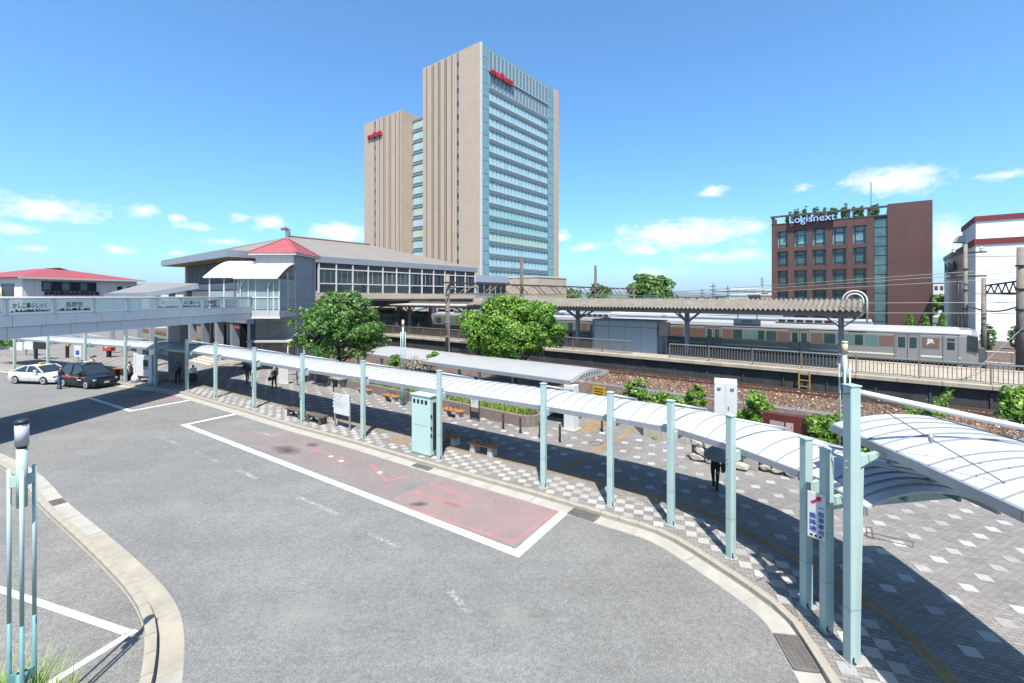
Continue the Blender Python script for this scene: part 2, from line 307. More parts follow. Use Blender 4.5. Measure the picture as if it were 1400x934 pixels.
# ------------------------------------------------------------------ mesh helpers
class MB:
    def __init__(s): s.v = []; s.f = []; s.m = []
    def add(s, vs, fs, mi=0):
        o = len(s.v); s.v += [tuple(p) for p in vs]
        for f in fs: s.f.append([i + o for i in f]); s.m.append(mi)
        return s
    def box(s, x0, x1, y0, y1, z0, z1, mi=0):
        return s.add([(x0, y0, z0), (x1, y0, z0), (x1, y1, z0), (x0, y1, z0), (x0, y0, z1), (x1, y0, z1), (x1, y1, z1), (x0, y1, z1)],
              [(3, 2, 1, 0), (4, 5, 6, 7), (0, 1, 5, 4), (1, 2, 6, 5), (2, 3, 7, 6), (3, 0, 4, 7)], mi)
    def bar(s, p, q, w, h=None, mi=0, up=(0, 0, 1)):
        p, q = Vector(p), Vector(q); h = h or w; d = (q - p).normalized(); u = Vector(up)
        if abs(d.dot(u)) > .98: u = Vector((0, 1, 0))
        a = d.cross(u).normalized() * w / 2; b = a.cross(d).normalized() * h / 2
        return s.add([p - a - b, p + a - b, p + a + b, p - a + b, q - a - b, q + a - b, q + a + b, q - a + b],
              [(3, 2, 1, 0), (4, 5, 6, 7), (0, 1, 5, 4), (1, 2, 6, 5), (2, 3, 7, 6), (3, 0, 4, 7)], mi)
    def tube(s, pts, r, n=8, mi=0):
        pts = [Vector(p) for p in pts]; rs = r if isinstance(r, (list, tuple)) else [r] * len(pts)
        vs = []; fs = []; pa = None
        for i, p in enumerate(pts):
            d = (pts[min(i + 1, len(pts) - 1)] - pts[max(i - 1, 0)]).normalized()
            a = d.orthogonal().normalized() if pa is None else (pa - d * pa.dot(d)).normalized()
            pa = a; b = d.cross(a)
            for k in range(n):
                t = 2 * math.pi * k / n; vs.append(p + (a * math.cos(t) + b * math.sin(t)) * rs[i])
        for i in range(len(pts) - 1):
            for k in range(n): fs.append((i * n + k, i * n + (k + 1) % n, (i + 1) * n + (k + 1) % n, (i + 1) * n + k))
        fs.append(tuple(reversed(range(n)))); fs.append(tuple((len(pts) - 1) * n + k for k in range(n)))
        return s.add(vs, fs, mi)
    def prism(s, poly, ext, mi=0):
        n = len(poly); e = Vector(ext); vs = [Vector(p) for p in poly] + [Vector(p) + e for p in poly]
        return s.add(vs, [tuple(range(n))] + [tuple(reversed(range(n, 2 * n)))] + [(i, i + n, (i + 1) % n + n, (i + 1) % n) for i in range(n)], mi)
    def grid(s, P, mi=0):
        a, b = len(P), len(P[0])
        return s.add([p for r in P for p in r], [(i * b + j, (i + 1) * b + j, (i + 1) * b + j + 1, i * b + j + 1) for i in range(a - 1) for j in range(b - 1)], mi)
    def shell(s, P, th, mi=0):
        """a grid of points made into a closed sheet of thickness th (downwards)"""
        a, b = len(P), len(P[0]); Q = [Vector(p) for r in P for p in r]; n = a * b
        vs = Q + [p - Vector((0, 0, th)) for p in Q]; fs = []
        for i in range(a - 1):
            for j in range(b - 1):
                q = (i * b + j, (i + 1) * b + j, (i + 1) * b + j + 1, i * b + j + 1); fs.append(q); fs.append(tuple(k + n for k in reversed(q)))
        ring = [j for j in range(b)] + [i * b + b - 1 for i in range(1, a)] + [(a - 1) * b + j for j in range(b - 2, -1, -1)] + [i * b for i in range(a - 2, 0, -1)]
        for k in range(len(ring)):
            x, y = ring[k], ring[(k + 1) % len(ring)]; fs.append((x, y, y + n, x + n))
        return s.add(vs, fs, mi)
    def lathe(s, prof, n=16, c=(0, 0, 0), mi=0):
        vs = []; fs = []
        for r, z in prof:
            for k in range(n):
                t = 2 * math.pi * k / n; vs.append((c[0] + r * math.cos(t), c[1] + r * math.sin(t), c[2] + z))
        for i in range(len(prof) - 1):
            for k in range(n): fs.append((i * n + k, i * n + (k + 1) % n, (i + 1) * n + (k + 1) % n, (i + 1) * n + k))
        fs.append(tuple(reversed(range(n)))); fs.append(tuple((len(prof) - 1) * n + k for k in range(n)))
        return s.add(vs, fs, mi)
    def build(s, name, mats, parent=None, smooth=False, bevel=0, kind=None, fix=False):
        me = bpy.data.meshes.new(name); me.from_pydata(s.v, [], s.f)
        for m in (mats if isinstance(mats, (list, tuple)) else [mats]): me.materials.append(m)
        me.polygons.foreach_set('material_index', s.m)
        if smooth: me.polygons.foreach_set('use_smooth', [True] * len(s.f))
        if fix:
            bm = bmesh.new(); bm.from_mesh(me); bmesh.ops.recalc_face_normals(bm, faces=bm.faces); bm.to_mesh(me); bm.free()
        me.update(); o = bpy.data.objects.new(name, me); C.objects.link(o)
        if parent: o.parent = parent
        if bevel:
            b = o.modifiers.new('bevel', 'BEVEL'); b.width = bevel; b.segments = 2; b.limit_method = 'ANGLE'
        if kind: o['kind'] = kind
        return o
def tag(o, label, cat, group=None):
    o['label'] = label; o['category'] = cat
    if group: o['group'] = group
    return o
def thing(name, label, cat, loc=(0, 0, 0), rotz=0.0, group=None):
    o = bpy.data.objects.new(name, None); C.objects.link(o); o.location = loc; o.rotation_euler = (0, 0, rotz); o.empty_display_size = .3
    return tag(o, label, cat, group)
def tthing(name, label, cat, s, t, z=0, group=None): return thing(name, label, cat, TF(s, t, z), -TA, group)
def inst(me, name, loc, rot=(0, 0, 0), parent=None, scale=(1, 1, 1)):
    o = bpy.data.objects.new(name, me); C.objects.link(o); o.location = loc; o.rotation_euler = rot; o.scale = scale
    if parent: o.parent = parent
    return o
def copy_tree(o, parent=None):
    c = o.copy(); C.objects.link(c); c.parent = parent
    for ch in list(o.children): copy_tree(ch, c)
    return c
def B(name, m, parent, x0, x1, y0, y1, z0, z1, bevel=0): return MB().box(x0, x1, y0, y1, z0, z1).build(name, m, parent, bevel=bevel)
def box_mesh(name, m, sx, sy, sz):
    o = MB().box(-sx / 2, sx / 2, -sy / 2, sy / 2, -sz / 2, sz / 2).build(name, m); me = o.data; bpy.data.objects.remove(o); return me
def text(s, size, ext, m, name='lettering', loc=(0, 0, 0), rot=(R(90), 0, 0), parent=None, align='CENTER', bold=0.0, sx=1.0):
    cu = bpy.data.curves.new('t', 'FONT'); cu.body = s; cu.size = size; cu.extrude = ext; cu.align_x = align; cu.align_y = 'CENTER'; cu.offset = bold
    cu.resolution_u = 3
    t = bpy.data.objects.new('t', cu); C.objects.link(t)
    dg = bpy.context.evaluated_depsgraph_get(); me = bpy.data.meshes.new_from_object(t.evaluated_get(dg)); me.name = name
    bpy.data.objects.remove(t); bpy.data.curves.remove(cu)
    me.materials.clear(); me.materials.append(m)
    return inst(me, name, loc, rot, parent, (sx, 1, 1))
def leaves(name, pts, size, m, parent=None, nrm=None, kind=None, asp=.6):
    """leaf-sized rhombus faces at pts; nrm pulls them outward"""
    n = len(pts); d = rng.normal(size=(n, 3))
    if nrm is not None: d = d * .75 + nrm
    d /= np.linalg.norm(d, axis=1)[:, None] + 1e-9
    a = np.cross(d, rng.normal(size=(n, 3))); a /= np.linalg.norm(a, axis=1)[:, None] + 1e-9
    b = np.cross(d, a); sz = size * rng.uniform(.45, 1.45, size=(n, 1))
    V = np.stack([pts + a * sz, pts + b * sz * asp, pts - a * sz, pts - b * sz * asp], 1).reshape(-1, 3)
    me = bpy.data.meshes.new(name); me.vertices.add(n * 4); me.vertices.foreach_set('co', V.astype(np.float32).ravel())
    me.loops.add(n * 4); me.loops.foreach_set('vertex_index', np.arange(n * 4, dtype=np.int32))
    me.polygons.add(n); me.polygons.foreach_set('loop_start', np.arange(0, n * 4, 4, dtype=np.int32)); me.polygons.foreach_set('loop_total', np.full(n, 4, dtype=np.int32))
    me.materials.append(m); me.update(); me.validate()
    o = bpy.data.objects.new(name, me); C.objects.link(o)
    if parent: o.parent = parent
    if kind: o['kind'] = kind
    return o
def crown_pts(c, rad, nclump, per, clump_r, low=-.35, inner=.6, up=.15):
    c = np.array(c); rad = np.array(rad); P = []; Nn = []; f1, f2, f3 = rng.uniform(0, 6.28, 3)
    for _ in range(nclump):
        d = rng.normal(size=3); d /= np.linalg.norm(d)
        if d[2] < low: d[2] = -d[2] * .5; d /= np.linalg.norm(d)
        a_ = math.atan2(d[1], d[0]); lump = 1 + .13 * math.sin(3 * a_ + f1) * math.cos(2.5 * d[2] + f2) + .09 * math.sin(5 * a_ + f3 + 3 * d[2])
        cc = c + d * rad * lump * rng.uniform(inner, 1.0); r = clump_r * rng.uniform(.6, 1.25)
        q = rng.normal(size=(per, 3)); q /= np.linalg.norm(q, axis=1)[:, None]
        q[:, 2] = np.where(q[:, 2] < -.35, -q[:, 2], q[:, 2])
        rr = rng.uniform(.55, 1.0, size=(per, 1)) ** .6
        P.append(cc + q * rr * r * np.array([1, 1, .8])); Nn.append(q + d * .5 + np.array([0, 0, up]))
    return np.concatenate(P), np.concatenate(Nn)

# ================================================================== THE SETTING
def sheet(name, poly, z, m, thick=0.0, parent=None):
    bm = bmesh.new(); vs = [bm.verts.new((p[0], p[1], z)) for p in poly]; f = bm.faces.new(vs)
    f.normal_update()
    if f.normal.z < 0: bmesh.ops.reverse_faces(bm, faces=[f])
    bm.faces.ensure_lookup_table()
    if thick:
        r = bmesh.ops.extrude_face_region(bm, geom=list(bm.faces)); vv = [e for e in r['geom'] if isinstance(e, bmesh.types.BMVert)]
        bmesh.ops.translate(bm, vec=(0, 0, -thick), verts=vv); bmesh.ops.recalc_face_normals(bm, faces=bm.faces)
    bmesh.ops.triangulate(bm, faces=bm.faces)
    me = bpy.data.meshes.new(name); bm.to_mesh(me); bm.free(); me.materials.append(m)
    o = bpy.data.objects.new(name, me); C.objects.link(o); o['kind'] = 'structure'
    if parent: o.parent = parent
    return o
ZR = -.12                                                    # road level; the plaza paving is z = 0
gm = mat('far_ground', (.13, .15, .10), .95, 0, .35, .01)
sheet('ground', [(18000 * math.cos(a), 18000 * math.sin(a)) for a in np.linspace(0, 2 * math.pi, 64, endpoint=False)], -.4, gm)
sheet('road', [(-110, -12), (14, -12), (14, 30), (-20, 60), (-110, 60)], ZR, road_m, .2)

# the line of canopy posts, from the station end round to the near end
POSTS = [(-52.5, 45.2), (-47, 43), (-41.6, 40.8), (-36.2, 38.6), (-31.0, 36.5), (-27.4, 35.0), (-23.8, 33.3), (-20, 30.7), (-15.75, 27.8), (-11.4, 24.75), (-7.2, 22.0),
         (-3.05, 19.1), (1.13, 16.3), (3.2, 14.8), (4.75, 13.6), (5.72, 11.9), (6.45, 9.98)]
CTRL = POSTS + [(6.33, 8.48), (5.95, 6.6), (5.3, 4.6), (4.3, 2.5)]
def catmull(P, n=10):
    out = []
    for i in range(len(P) - 1):
        p0, p1, p2, p3 = [Vector(P[min(max(k, 0), len(P) - 1)]) for k in (i - 1, i, i + 1, i + 2)]
        for k in range(n):
            t = k / n; out.append(.5 * ((2 * p1) + (p2 - p0) * t + (2 * p0 - 5 * p1 + 4 * p2 - p3) * t * t + (3 * p1 - p0 - 3 * p2 + p3) * t ** 3))
    out.append(Vector(P[-1])); return out
PATH = catmull(CTRL, 12)
def resample(P, step):
    out = [P[0].copy()]; acc = 0.0
    for a, b in zip(P, P[1:]):
        d = (b - a).length
        while acc + d >= step:
            k = (step - acc) / d; a = a.lerp(b, k); out.append(a.copy()); d = (b - a).length; acc = 0
        acc += d
    return out
def offset(P, d):
    out = []
    for i, p in enumerate(P):
        t = (P[min(i + 1, len(P) - 1)] - P[max(i - 1, 0)]).normalized(); out.append(p + Vector((-t.y, t.x)) * d)
    return out
PTH = resample(PATH, .3)
K_IN, K_OUT, G_OUT = -.44, -.62, -1.12
edge = offset(PTH, K_IN)
plaza_poly = [(p.x, p.y) for p in edge] + [(14, -4), (30, 2)] + [TF(20, 22)[:2], TF(14, 26.0)[:2], TF(-70, 26.0)[:2], (-80, 70), (-90, 58)]
pavement = sheet('pavement', plaza_poly, 0, pave_m, .3)
def strip(name, P, d0, d1, z, m, parent=None, th=.1):
    a, b = offset(P, d0), offset(P, d1)
    o = MB().shell([[(p.x, p.y, z) for p in b], [(p.x, p.y, z) for p in a]], th).build(name, m, parent, fix=True); return o
kerb = strip('kerb', PTH, K_OUT - .01, K_IN + .0, -.1, conc, th=.15); kerb['kind'] = 'structure'
KP = offset(resample(PATH, .1), (K_IN + K_OUT) / 2); KP = resample(KP, .6)
km = MB().box(-.294, .294, -.09, .09, -.22, .014).build('kerb_stone', conc_y, bevel=.012); kme = km.data; bpy.data.objects.remove(km)
for a, b in zip(KP, KP[1:]):
    d = b - a; o = inst(kme, 'kerb_stone', (*((a + b) / 2), random.uniform(-.004, .004)), (0, 0, math.atan2(d.y, d.x) + random.uniform(-.006, .006)), kerb)
    o.modifiers.new('bevel', 'BEVEL').width = .012
gut = strip('gutter', PTH, G_OUT, K_OUT - .012, ZR + .005, conc, th=.05); gut['kind'] = 'structure'
GP = resample(offset(resample(PATH, .1), (G_OUT + K_OUT) / 2 - .006), .1)
for i in range(0, len(GP) - 19, 18):
    seg = GP[i:i + 18]
    strip('gutter_slab', seg, -.235, .235, ZR + .012, conc_l, gut, .02)

# tactile strip: one brown-yellow slab after another
tm = MB().box(-.292, .292, -.145, .145, -.01, .008)
for i in range(4): tm.box(-.27, .27, -.11 + .062 * i, -.085 + .062 * i, .008, .013)
to = tm.build('tactile_slab', tile_y); tme = to.data; bpy.data.objects.remove(to)
TP = resample(offset(resample(PATH, .1), 1.5), .6); tac_pts = []
for a, b in zip(TP, TP[1:]):
    d = b - a; inst(tme, 'tactile_slab', (*((a + b) / 2), 0), (0, 0, math.atan2(d.y, d.x)), pavement); tac_pts.append((a + b) / 2)
def tac_line(p, q, rows=1):
    p, q = Vector(p[:2]), Vector(q[:2]); d = (q - p).normalized(); n = Vector((-d.y, d.x)); k = int((q - p).length / .6)
    for i in range(k):
        for r in range(rows):
            c = p + d * (.3 + .6 * i) + n * (.3 * r); inst(tme, 'tactile_slab', (*c, .0), (0, 0, math.atan2(d.y, d.x)), pavement); tac_pts.append(c)
tac_line(G(772, 640), G(866, 588)); tac_line(G(866, 588), G(832, 576)); tac_line(G(800, 592), G(838, 574), 3); tac_line(G(548, 607), G(566, 598), 3)
tac_np = np.array([[p.x, p.y] for p in tac_pts])

# light paving slabs: a checkerboard along the kerb, a sparse diamond lattice on the plaza
ca, sa = math.cos(PAV), math.sin(PAV); cell = .3
pth_np = np.array([[p.x, p.y] for p in PTH]); nrm_np = np.array([[p.x, p.y] for p in offset(PTH, 1.0)]) - pth_np
ph = G(1324, 803.7); pi_, pj_ = (ph.x * ca + ph.y * sa) / cell, (-ph.x * sa + ph.y * ca) / cell
fi, fj = pi_ - round(pi_), pj_ - round(pj_); bi, bj = round(pi_), round(pj_)
near, far = [], []
ii, jj = np.meshgrid(np.arange(-260, 140), np.arange(-60, 260), indexing='ij')
X = ((ii + fi) * ca - (jj + fj) * sa) * cell; Y = ((ii + fi) * sa + (jj + fj) * ca) * cell
keep = (Y > 3) & (Y < 52) & (np.abs(X) < 1.25 * Y + 2) & (X < 26)
ii, jj, X, Y = ii[keep], jj[keep], X[keep], Y[keep]
Q = np.stack([X, Y], 1)
cand = []
for a in range(0, len(Q), 4000):
    q = Q[a:a + 4000]; d = ((q[:, None, :] - pth_np[None]) ** 2).sum(2); k = d.argmin(1)
    off = ((q - pth_np[k]) * nrm_np[k]).sum(1); td = ((q[:, None, :] - tac_np[None]) ** 2).sum(2).min(1)
    for n_ in range(len(q)):
        i, j = ii[a + n_] - bi, jj[a + n_] - bj; o_ = off[n_]; s_, t_ = ST(q[n_])
        if o_ < -.30 or t_ > 19.6 and not (s_ > -13.5 and t_ < 21.2) or td[n_] < .28: continue
        if o_ < 1.36: ok = (i + j) % 2 == 0
        else: ok = i % 2 == 0 and j % 2 == 0 and ((i // 2 + j // 2) % 2 == 0)
        if ok and o_ > 1.36 - .25 and o_ < 1.36 and td[n_] < .3: ok = False
        if ok: cand.append((q[n_][0], q[n_][1]))
vis = [p for p in cand if abs(p[0]) < 1.13 * p[1] and p[1] > 7.9]
vis.sort(key=lambda p: p[1])
wm_ = MB().box(-.143, .143, -.143, .143, -.01, .006).build('light_slab', tile_w); wme = wm_.data; bpy.data.objects.remove(wm_)
for p in vis[:300]: inst(wme, 'light_slab', (p[0], p[1], random.uniform(-.0015, .0015)), (0, 0, PAV + random.uniform(-.01, .01)), pavement)
b_ = MB(); rest = vis[300:] + [p for p in cand if not (abs(p[0]) < 1.13 * p[1] and p[1] > 7.9)]
for x, y in rest:
    c4 = [(x + (dx * ca - dy * sa) * .143, y + (dx * sa + dy * ca) * .143) for dx, dy in ((-1, -1), (1, -1), (1, 1), (-1, 1))]
    b_.add([(p, q, .006) for p, q in c4] + [(p, q, -.01) for p, q in c4], [(0, 1, 2, 3), (0, 4, 5, 1), (1, 5, 6, 2), (2, 6, 7, 3), (3, 7, 4, 0)])
b_.build('light_slabs', tile_w, pavement, kind='stuff')
# manhole frames let into the paving
def frame_on_floor(name, quad, label, w=.03):
    b = MB(); q = [Vector((*p[:2], .012)) for p in quad]
    for i in range(4): b.bar(q[i], q[(i + 1) % 4], w, .02)
    return b.build(name, mat('cover_frame', (.16, .14, .12), .7), pavement)
frame_on_floor('cover_frame', [G(1185, 728), G(1250, 742), G(1248, 748), G(1182, 733)], '')
frame_on_floor('cover_frame', [G(1184, 721), G(1192, 722), G(1194, 737), G(1186, 735)], '')
frame_on_floor('cover_frame', [G(806, 605), G(818, 603), G(825, 607), G(813, 610)], '')

# road markings
wp1 = paint('white_road_paint', (.80, .80, .78), .36); wp2 = paint('faded_white_paint', (.60, .59, .56), .56); rp1 = paint('faded_red_paint', (.78, .32, .32), .52, 14, .16, .6); rp2 = paint('thin_red_surfacing', (.60, .36, .35), .46, 20, .35, .55)
def mark(name, pts, w, m, z=.004, closed=False):
    P = [G(x, y, ZR) for x, y in pts]; b = MB()
    for i in range(len(P) - 1):
        p, q = P[i], P[i + 1]; d = (q - p).normalized(); n = Vector((-d.y, d.x, 0)) * w / 2; e = d * (w / 2)
        zz = Vector((0, 0, z + .0008 * i)); b.add([p - n - (e if i else d * 0) + zz, q - n + zz, q + n + zz, p + n - (e if i else d * 0) + zz], [(0, 1, 2, 3)])
    o = b.build(name, m); o['kind'] = 'structure'; return o
def patch(name, pts, m, z=.003):
    P = [G(x, y, ZR) for x, y in pts]; return sheet(name, [(p.x, p.y) for p in P], ZR + z, m)
mark('bay_line', [(328, 565), (252, 581), (707, 757), (774, 698)], .28, wp1, .006)
mark('bay_line', [(122, 544), (179, 562), (272, 545)], .24, wp1, .006)
for a, b in (((216, 597), (243, 607)), ((266, 618), (297, 631)), ((326, 643), (352, 655)), ((408, 680), (462, 703)), ((504, 728), (548, 750)), ((616, 808), (642, 840)), ((430, 592), (455, 604))): mark('lane_dash', [a, b], .16, wp2)
mark('bus_stop_line', [(346, 590), (372, 596), (404, 585)], .12, wp2, .005)
patch('thin_red_surfacing', [(300, 592), (525, 681), (600, 650), (400, 590)], paint('faint_red_surfacing', (.56, .36, .35), .54, 12, .35, .42), .002)
patch('red_surfacing', [(527, 687), (703, 748), (766, 699), (601, 652)], rp2)
patch('red_surfacing', [(150, 545), (181, 557), (256, 543), (232, 538)], rp2)
for pts, w in (([(553, 693), (700, 742), (758, 702)], .10), ([(508, 636), (529, 658), (556, 652)], .2), ([(566, 673), (628, 693)], .2), ([(590, 662), (645, 684)], .2), ([(606, 688), (640, 692)], .3),
               ([(430, 616), (452, 623)], .3), ([(452, 634), (472, 628)], .25), ([(462, 622), (475, 634)], .2), ([(640, 660), (745, 694)], .08)): mark('faded_red_marking', pts, w, rp1, .008)
def spot(px, py, rx, ry, m, ang=0.0, z=.014):
    p = G(px, py, ZR + z); o = MB().add([(-1.3, -1.3, 0), (1.3, -1.3, 0), (1.3, 1.3, 0), (-1.3, 1.3, 0)], [(0, 1, 2, 3)]).build('oil_stain', m); o.location = p; o.scale = (rx, ry, 1); o.rotation_euler = (0, 0, ang); o['kind'] = 'structure'
stain_m = stain('oil_stain', (.02, .02, .02)); stain_p = stain('pale_scuff', (.30, .29, .27), .6)
spot(392, 615, 1.2, .55, stain_m, -.6); spot(428, 608, .5, .3, stain_m, -.6, .016); spot(573, 689, .35, .25, stain_m, 0)
for px, py, rx, ry in ((700, 840, .9, .6), (420, 840, 1.5, .7), (335, 577, 2.2, .9), (250, 690, 1.8, .7)): spot(px, py, rx, ry, stain_p, random.uniform(-1, 1), .010)
for x, y in ((450, 624), (464, 630), (517, 646)): mark('paint_spot', [(x, y), (x + 5, y + 1)], .16, wp1, .012)

# the car park on the left: kerb, gutter and bay lines
LK = [G(x, y, ZR) for x, y in ((-260, 545), (-120, 590), (0, 640), (60, 700), (105, 742), (150, 787), (178, 820), (194, 850), (199, 880), (196, 915), (188, 955), (170, 1010))]
LKP = resample(catmull([(p.x, p.y) for p in LK], 10), .1)
lk = strip('car_park_kerb', LKP, -.02, .2, ZR + .03, conc, th=.2); lk['kind'] = 'structure'
lg = strip('car_park_gutter', LKP, .22, .62, ZR + .006, conc, th=.1); lg['kind'] = 'structure'
for i in range(0, len(LKP) - 7, 6):
    c = offset(LKP[i:i + 7], .09); d = c[-1] - c[0]
    inst(kme, 'kerb_stone', (*((c[0] + c[-1]) / 2), ZR + .13), (0, 0, math.atan2(d.y, d.x)), lk)
for i in range(0, len(LKP) - 20, 19): strip('gutter_slab', LKP[i:i + 19], .235, .61, ZR + .014, conc_y if i > len(LKP) * .8 else conc_l, lg, .02)
lotp = [(p.x, p.y) for p in offset(LKP, -.02)]
sheet('car_park', lotp + [(-3.5, 1.0), (-40, 1.0), (-75, 15)], ZR + .008, lot_m)
def lmark(a, b, w, m): mark('parking_line', [a, b], w, m, .014)
lmark((-10, 803), (176, 866), .16, wp1); lmark((186, 862), (60, 940), .16, wp1)

grate_m = mat('dull_cast_iron', (.24, .22, .20), .6, .3, .2, 4)
def grate(loc, ang, label, w=.46, l=.9):
    t = thing('drain_grate', label, 'drain', loc, ang)
    b = MB(); b.box(-l / 2, l / 2, -w / 2, -w / 2 + .03, 0, .03); b.box(-l / 2, l / 2, w / 2 - .03, w / 2, 0, .03); b.box(-l / 2, -l / 2 + .03, -w / 2, w / 2, .001, .031); b.box(l / 2 - .03, l / 2, -w / 2, w / 2, .001, .031)
    b.build('frame', grate_m, t); b = MB()
    for i in range(int(l / .045)): b.box(-l / 2 + .04 + i * .045, -l / 2 + .062 + i * .045, -w / 2 + .03, w / 2 - .03, .004, .026)
    for k in (-.1, 0, .1): b.box(-l / 2 + .03, l / 2 - .03, k - .008, k + .008, .002, .024)
    b.build('bars', grate_m, t); B('pit', dkgap, t, -l / 2 + .02, l / 2 - .02, -w / 2 + .02, w / 2 - .02, -.02, .002)
def gat(px, py, P, off, label, **k):
    p = G(px, py, ZR); q = min(range(len(P) - 1), key=lambda i: (P[i] - p.xy).length); d = P[q + 1] - P[q]
    n = Vector((-d.y, d.x)).normalized() * off; c = P[q] + n; grate((c.x, c.y, ZR + .02), math.atan2(d.y, d.x), label, **k)
gat(1105, 895, PTH, -.87, 'large steel drain grate in the gutter beside the tall canopy post')
gat(78, 688, LKP, .42, 'small rusty drain grate in the car park gutter', w=.34, l=.5)
gat(795, 706, PTH, -.87, 'steel drain grate in the gutter beside the end of the bus bay')
gat(572, 639, PTH, -.87, 'narrow drain grate in the gutter below the mint cabinet', w=.3)

# ------------------------------------------------------------------ railway ground
ZT, ZP, TE = .8, 1.9, 36.0                                   # rail level, platform level, platform edge
prof = [(25.5, -.3), (25.6, .25), (30.2, .32), (30.9, .34), (32.3, .60), (32.9, .62), (35.9, .62), (36.05, -.3)]
b = MB(); S = [-170, -60, -30, 0, 30, 70, 140]
b.grid([[TF(s, t, z + (.03 * math.sin(s * 1.3 + t) if 0 < i < 7 else 0)) for i, (t, z) in enumerate(prof)] for s in np.linspace(-170, 140, 120)])
b.build('track_bed', ballast_m, fix=True)['kind'] = 'structure'
sheet('yard_ground', [TF(s, t)[:2] for s, t in ((-170, 44.5), (140, 44.5), (140, 95), (-170, 95))], .78, ballast_m, 1.0)
pts = []
for _ in range(16000):
    s = random.uniform(-48, 16); t = random.uniform(30.9, 35.2); z = np.interp(t, [p[0] for p in prof], [p[1] for p in prof]); pts.append(TF(s, t, z + .03))
leaves('ballast_stones', np.array([p[:] for p in pts]), .055, leafmat('ballast_stone', (.13, .06, .03), (.30, .16, .09), (.5, .38, .28), 0), kind='stuff')
def track(tc, z, s0, s1, lab):
    th = tthing('railway_track', lab, 'railway track', 0, tc, z)
    for d in (-.555, .555):
        b = MB(); b.box(s0, s1, d - .035, d + .035, -.12, -.02); b.box(s0, s1, d - .06, d + .06, -.14, -.11); r = b.build('rail', rust, th)
        B('running_surface', railtop, r, s0, s1, d - .032, d + .032, -.0195, .0)
    b = MB()
    for k in range(int((s1 - s0) / .62)): b.box(s0 + k * .62, s0 + k * .62 + .22, -1.0, 1.0, -.26, -.145)
    b.build('sleepers', timber, th, kind='stuff')
track(34.3, ZT, -120, 90, 'rusty near track on brown ballast below the platform wall')
track(46.4, 1.0, -120, 120, 'track under the standing train')
track(50.4, 1.0, -120, 120, 'track just beyond the standing train')
for k in range(22):
    s = -46 + k * 3.0
    pass
ct = tthing('cable_trough', 'low concrete cable trough running along the foot of the ballast', 'cable trough', 0, 30.5, .30)
for k in range(36): B('trough_lid', conc_l, ct, -70 + k * 3.0, -67.03 + k * 3.0, -.17, .17, -.1, .07 + random.uniform(0, .012), .01)

# ------------------------------------------------------------------ island platform
pl = tthing('station_platform', 'long concrete island platform with stained dark retaining wall', 'platform', 0, TE, 0)
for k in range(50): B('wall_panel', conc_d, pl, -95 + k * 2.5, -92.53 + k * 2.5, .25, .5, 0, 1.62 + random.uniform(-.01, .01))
B('deck', plat_top, pl, -120, 90, .42, 8.6, 1.2, ZP - .012)
for k in range(70): B('edge_slab', plat_top, pl, -95 + k * 2, -93.02 + k * 2, -.02, .9, 1.66, ZP + random.uniform(-.008, .004), .012)
B('yellow_line', tile_y, pl, -120, 90, 7.35, 7.65, 1.85, ZP + .004)
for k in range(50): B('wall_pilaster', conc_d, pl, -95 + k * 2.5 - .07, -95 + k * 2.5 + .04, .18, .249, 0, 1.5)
lad = tthing('platform_ladder', 'small yellow-framed ladder on the platform wall', 'ladder', PT(1100, 520, TE)[0], TE - .12, .5)
for d in (-.3, .3): B('stile', mat('faded_yellow', (.38, .27, .05), .6), lad, d - .04, d + .04, -.05, .05, .1, 1.35)
for z in (.3, .7, 1.1): B('rung', MATS['faded_yellow'], lad, -.26, .26, -.03, .03, z, z + .06)

def baluster_panel(l, h, n):
    b = MB(); b.box(0, l, -.02, .02, .1, .15)
    for i in range(n): b.box(l * (i + .5) / n - .018, l * (i + .5) / n + .018, -.018, .018, .15, h - .04)
    return b
fpm = baluster_panel(2.9, 1.15, 15).build('baluster_panel', fence_m); fpme = fpm.data; bpy.data.objects.remove(fpm)
frm = MB().box(0, 2.9, -.05, .05, 1.10, 1.17).build('top_rail', silver); frme = frm.data; bpy.data.objects.remove(frm)
fsm = MB().box(-.035, .035, -.035, .035, 0, 1.15).build('fence_post', fence_m); fsme = fsm.data; bpy.data.objects.remove(fsm)
fe = tthing('platform_fence', 'brown baluster fence with pale top rail along the platform edge', 'fence', 0, TE + .55, ZP)
for k in range(44):
    s = -88 + k * 3.0
    if abs(s + 16) < .5: continue
    inst(fpme, 'baluster_panel', (s, 0, 0), parent=fe); inst(frme, 'top_rail', (s, 0, random.uniform(-.01, .01)), parent=fe); inst(fsme, 'fence_post', (s, 0, 0), parent=fe)

# platform canopy
SC0, SC1 = PT(560, 420, 37)[0], PT(1178, 420, 37)[0]
pc = tthing('platform_canopy', 'weathered corrugated platform canopy on grey steel posts', 'canopy', 0, 40.2, ZP)
def corrug(s0, s1, step, amp, ta, za, tb, zb, m, name, parent):
    b = MB(); P = []
    n = int((s1 - s0) / step * 2)
    for i in range(n + 1):
        s = s0 + (s1 - s0) * i / n; d = amp if i % 2 else -amp
        P.append([(s, ta, za + d), (s, tb, zb + d)])
    b.shell(P, .03); return b.build(name, m, parent, fix=True)
zr_, ze_ = 6.62 - ZP, 5.92 - ZP
SM = PT(640, 420, 37)[0]
corrug(SM, SC1, .32, .085, -3.5, ze_, 0, zr_, corr, 'near_roof_slope', pc); corrug(SM, SC1, .26, .05, 0, zr_, 3.6, ze_, corr, 'far_roof_slope', pc)
corrug(SC0 - 30, SM - .1, .26, .05, -3.4, ze_ - .15, 3.5, ze_ + .1, mat('pale_corrugated_roof', (.5, .46, .40), .6, 0, .2, 1), 'low_roof', pc)
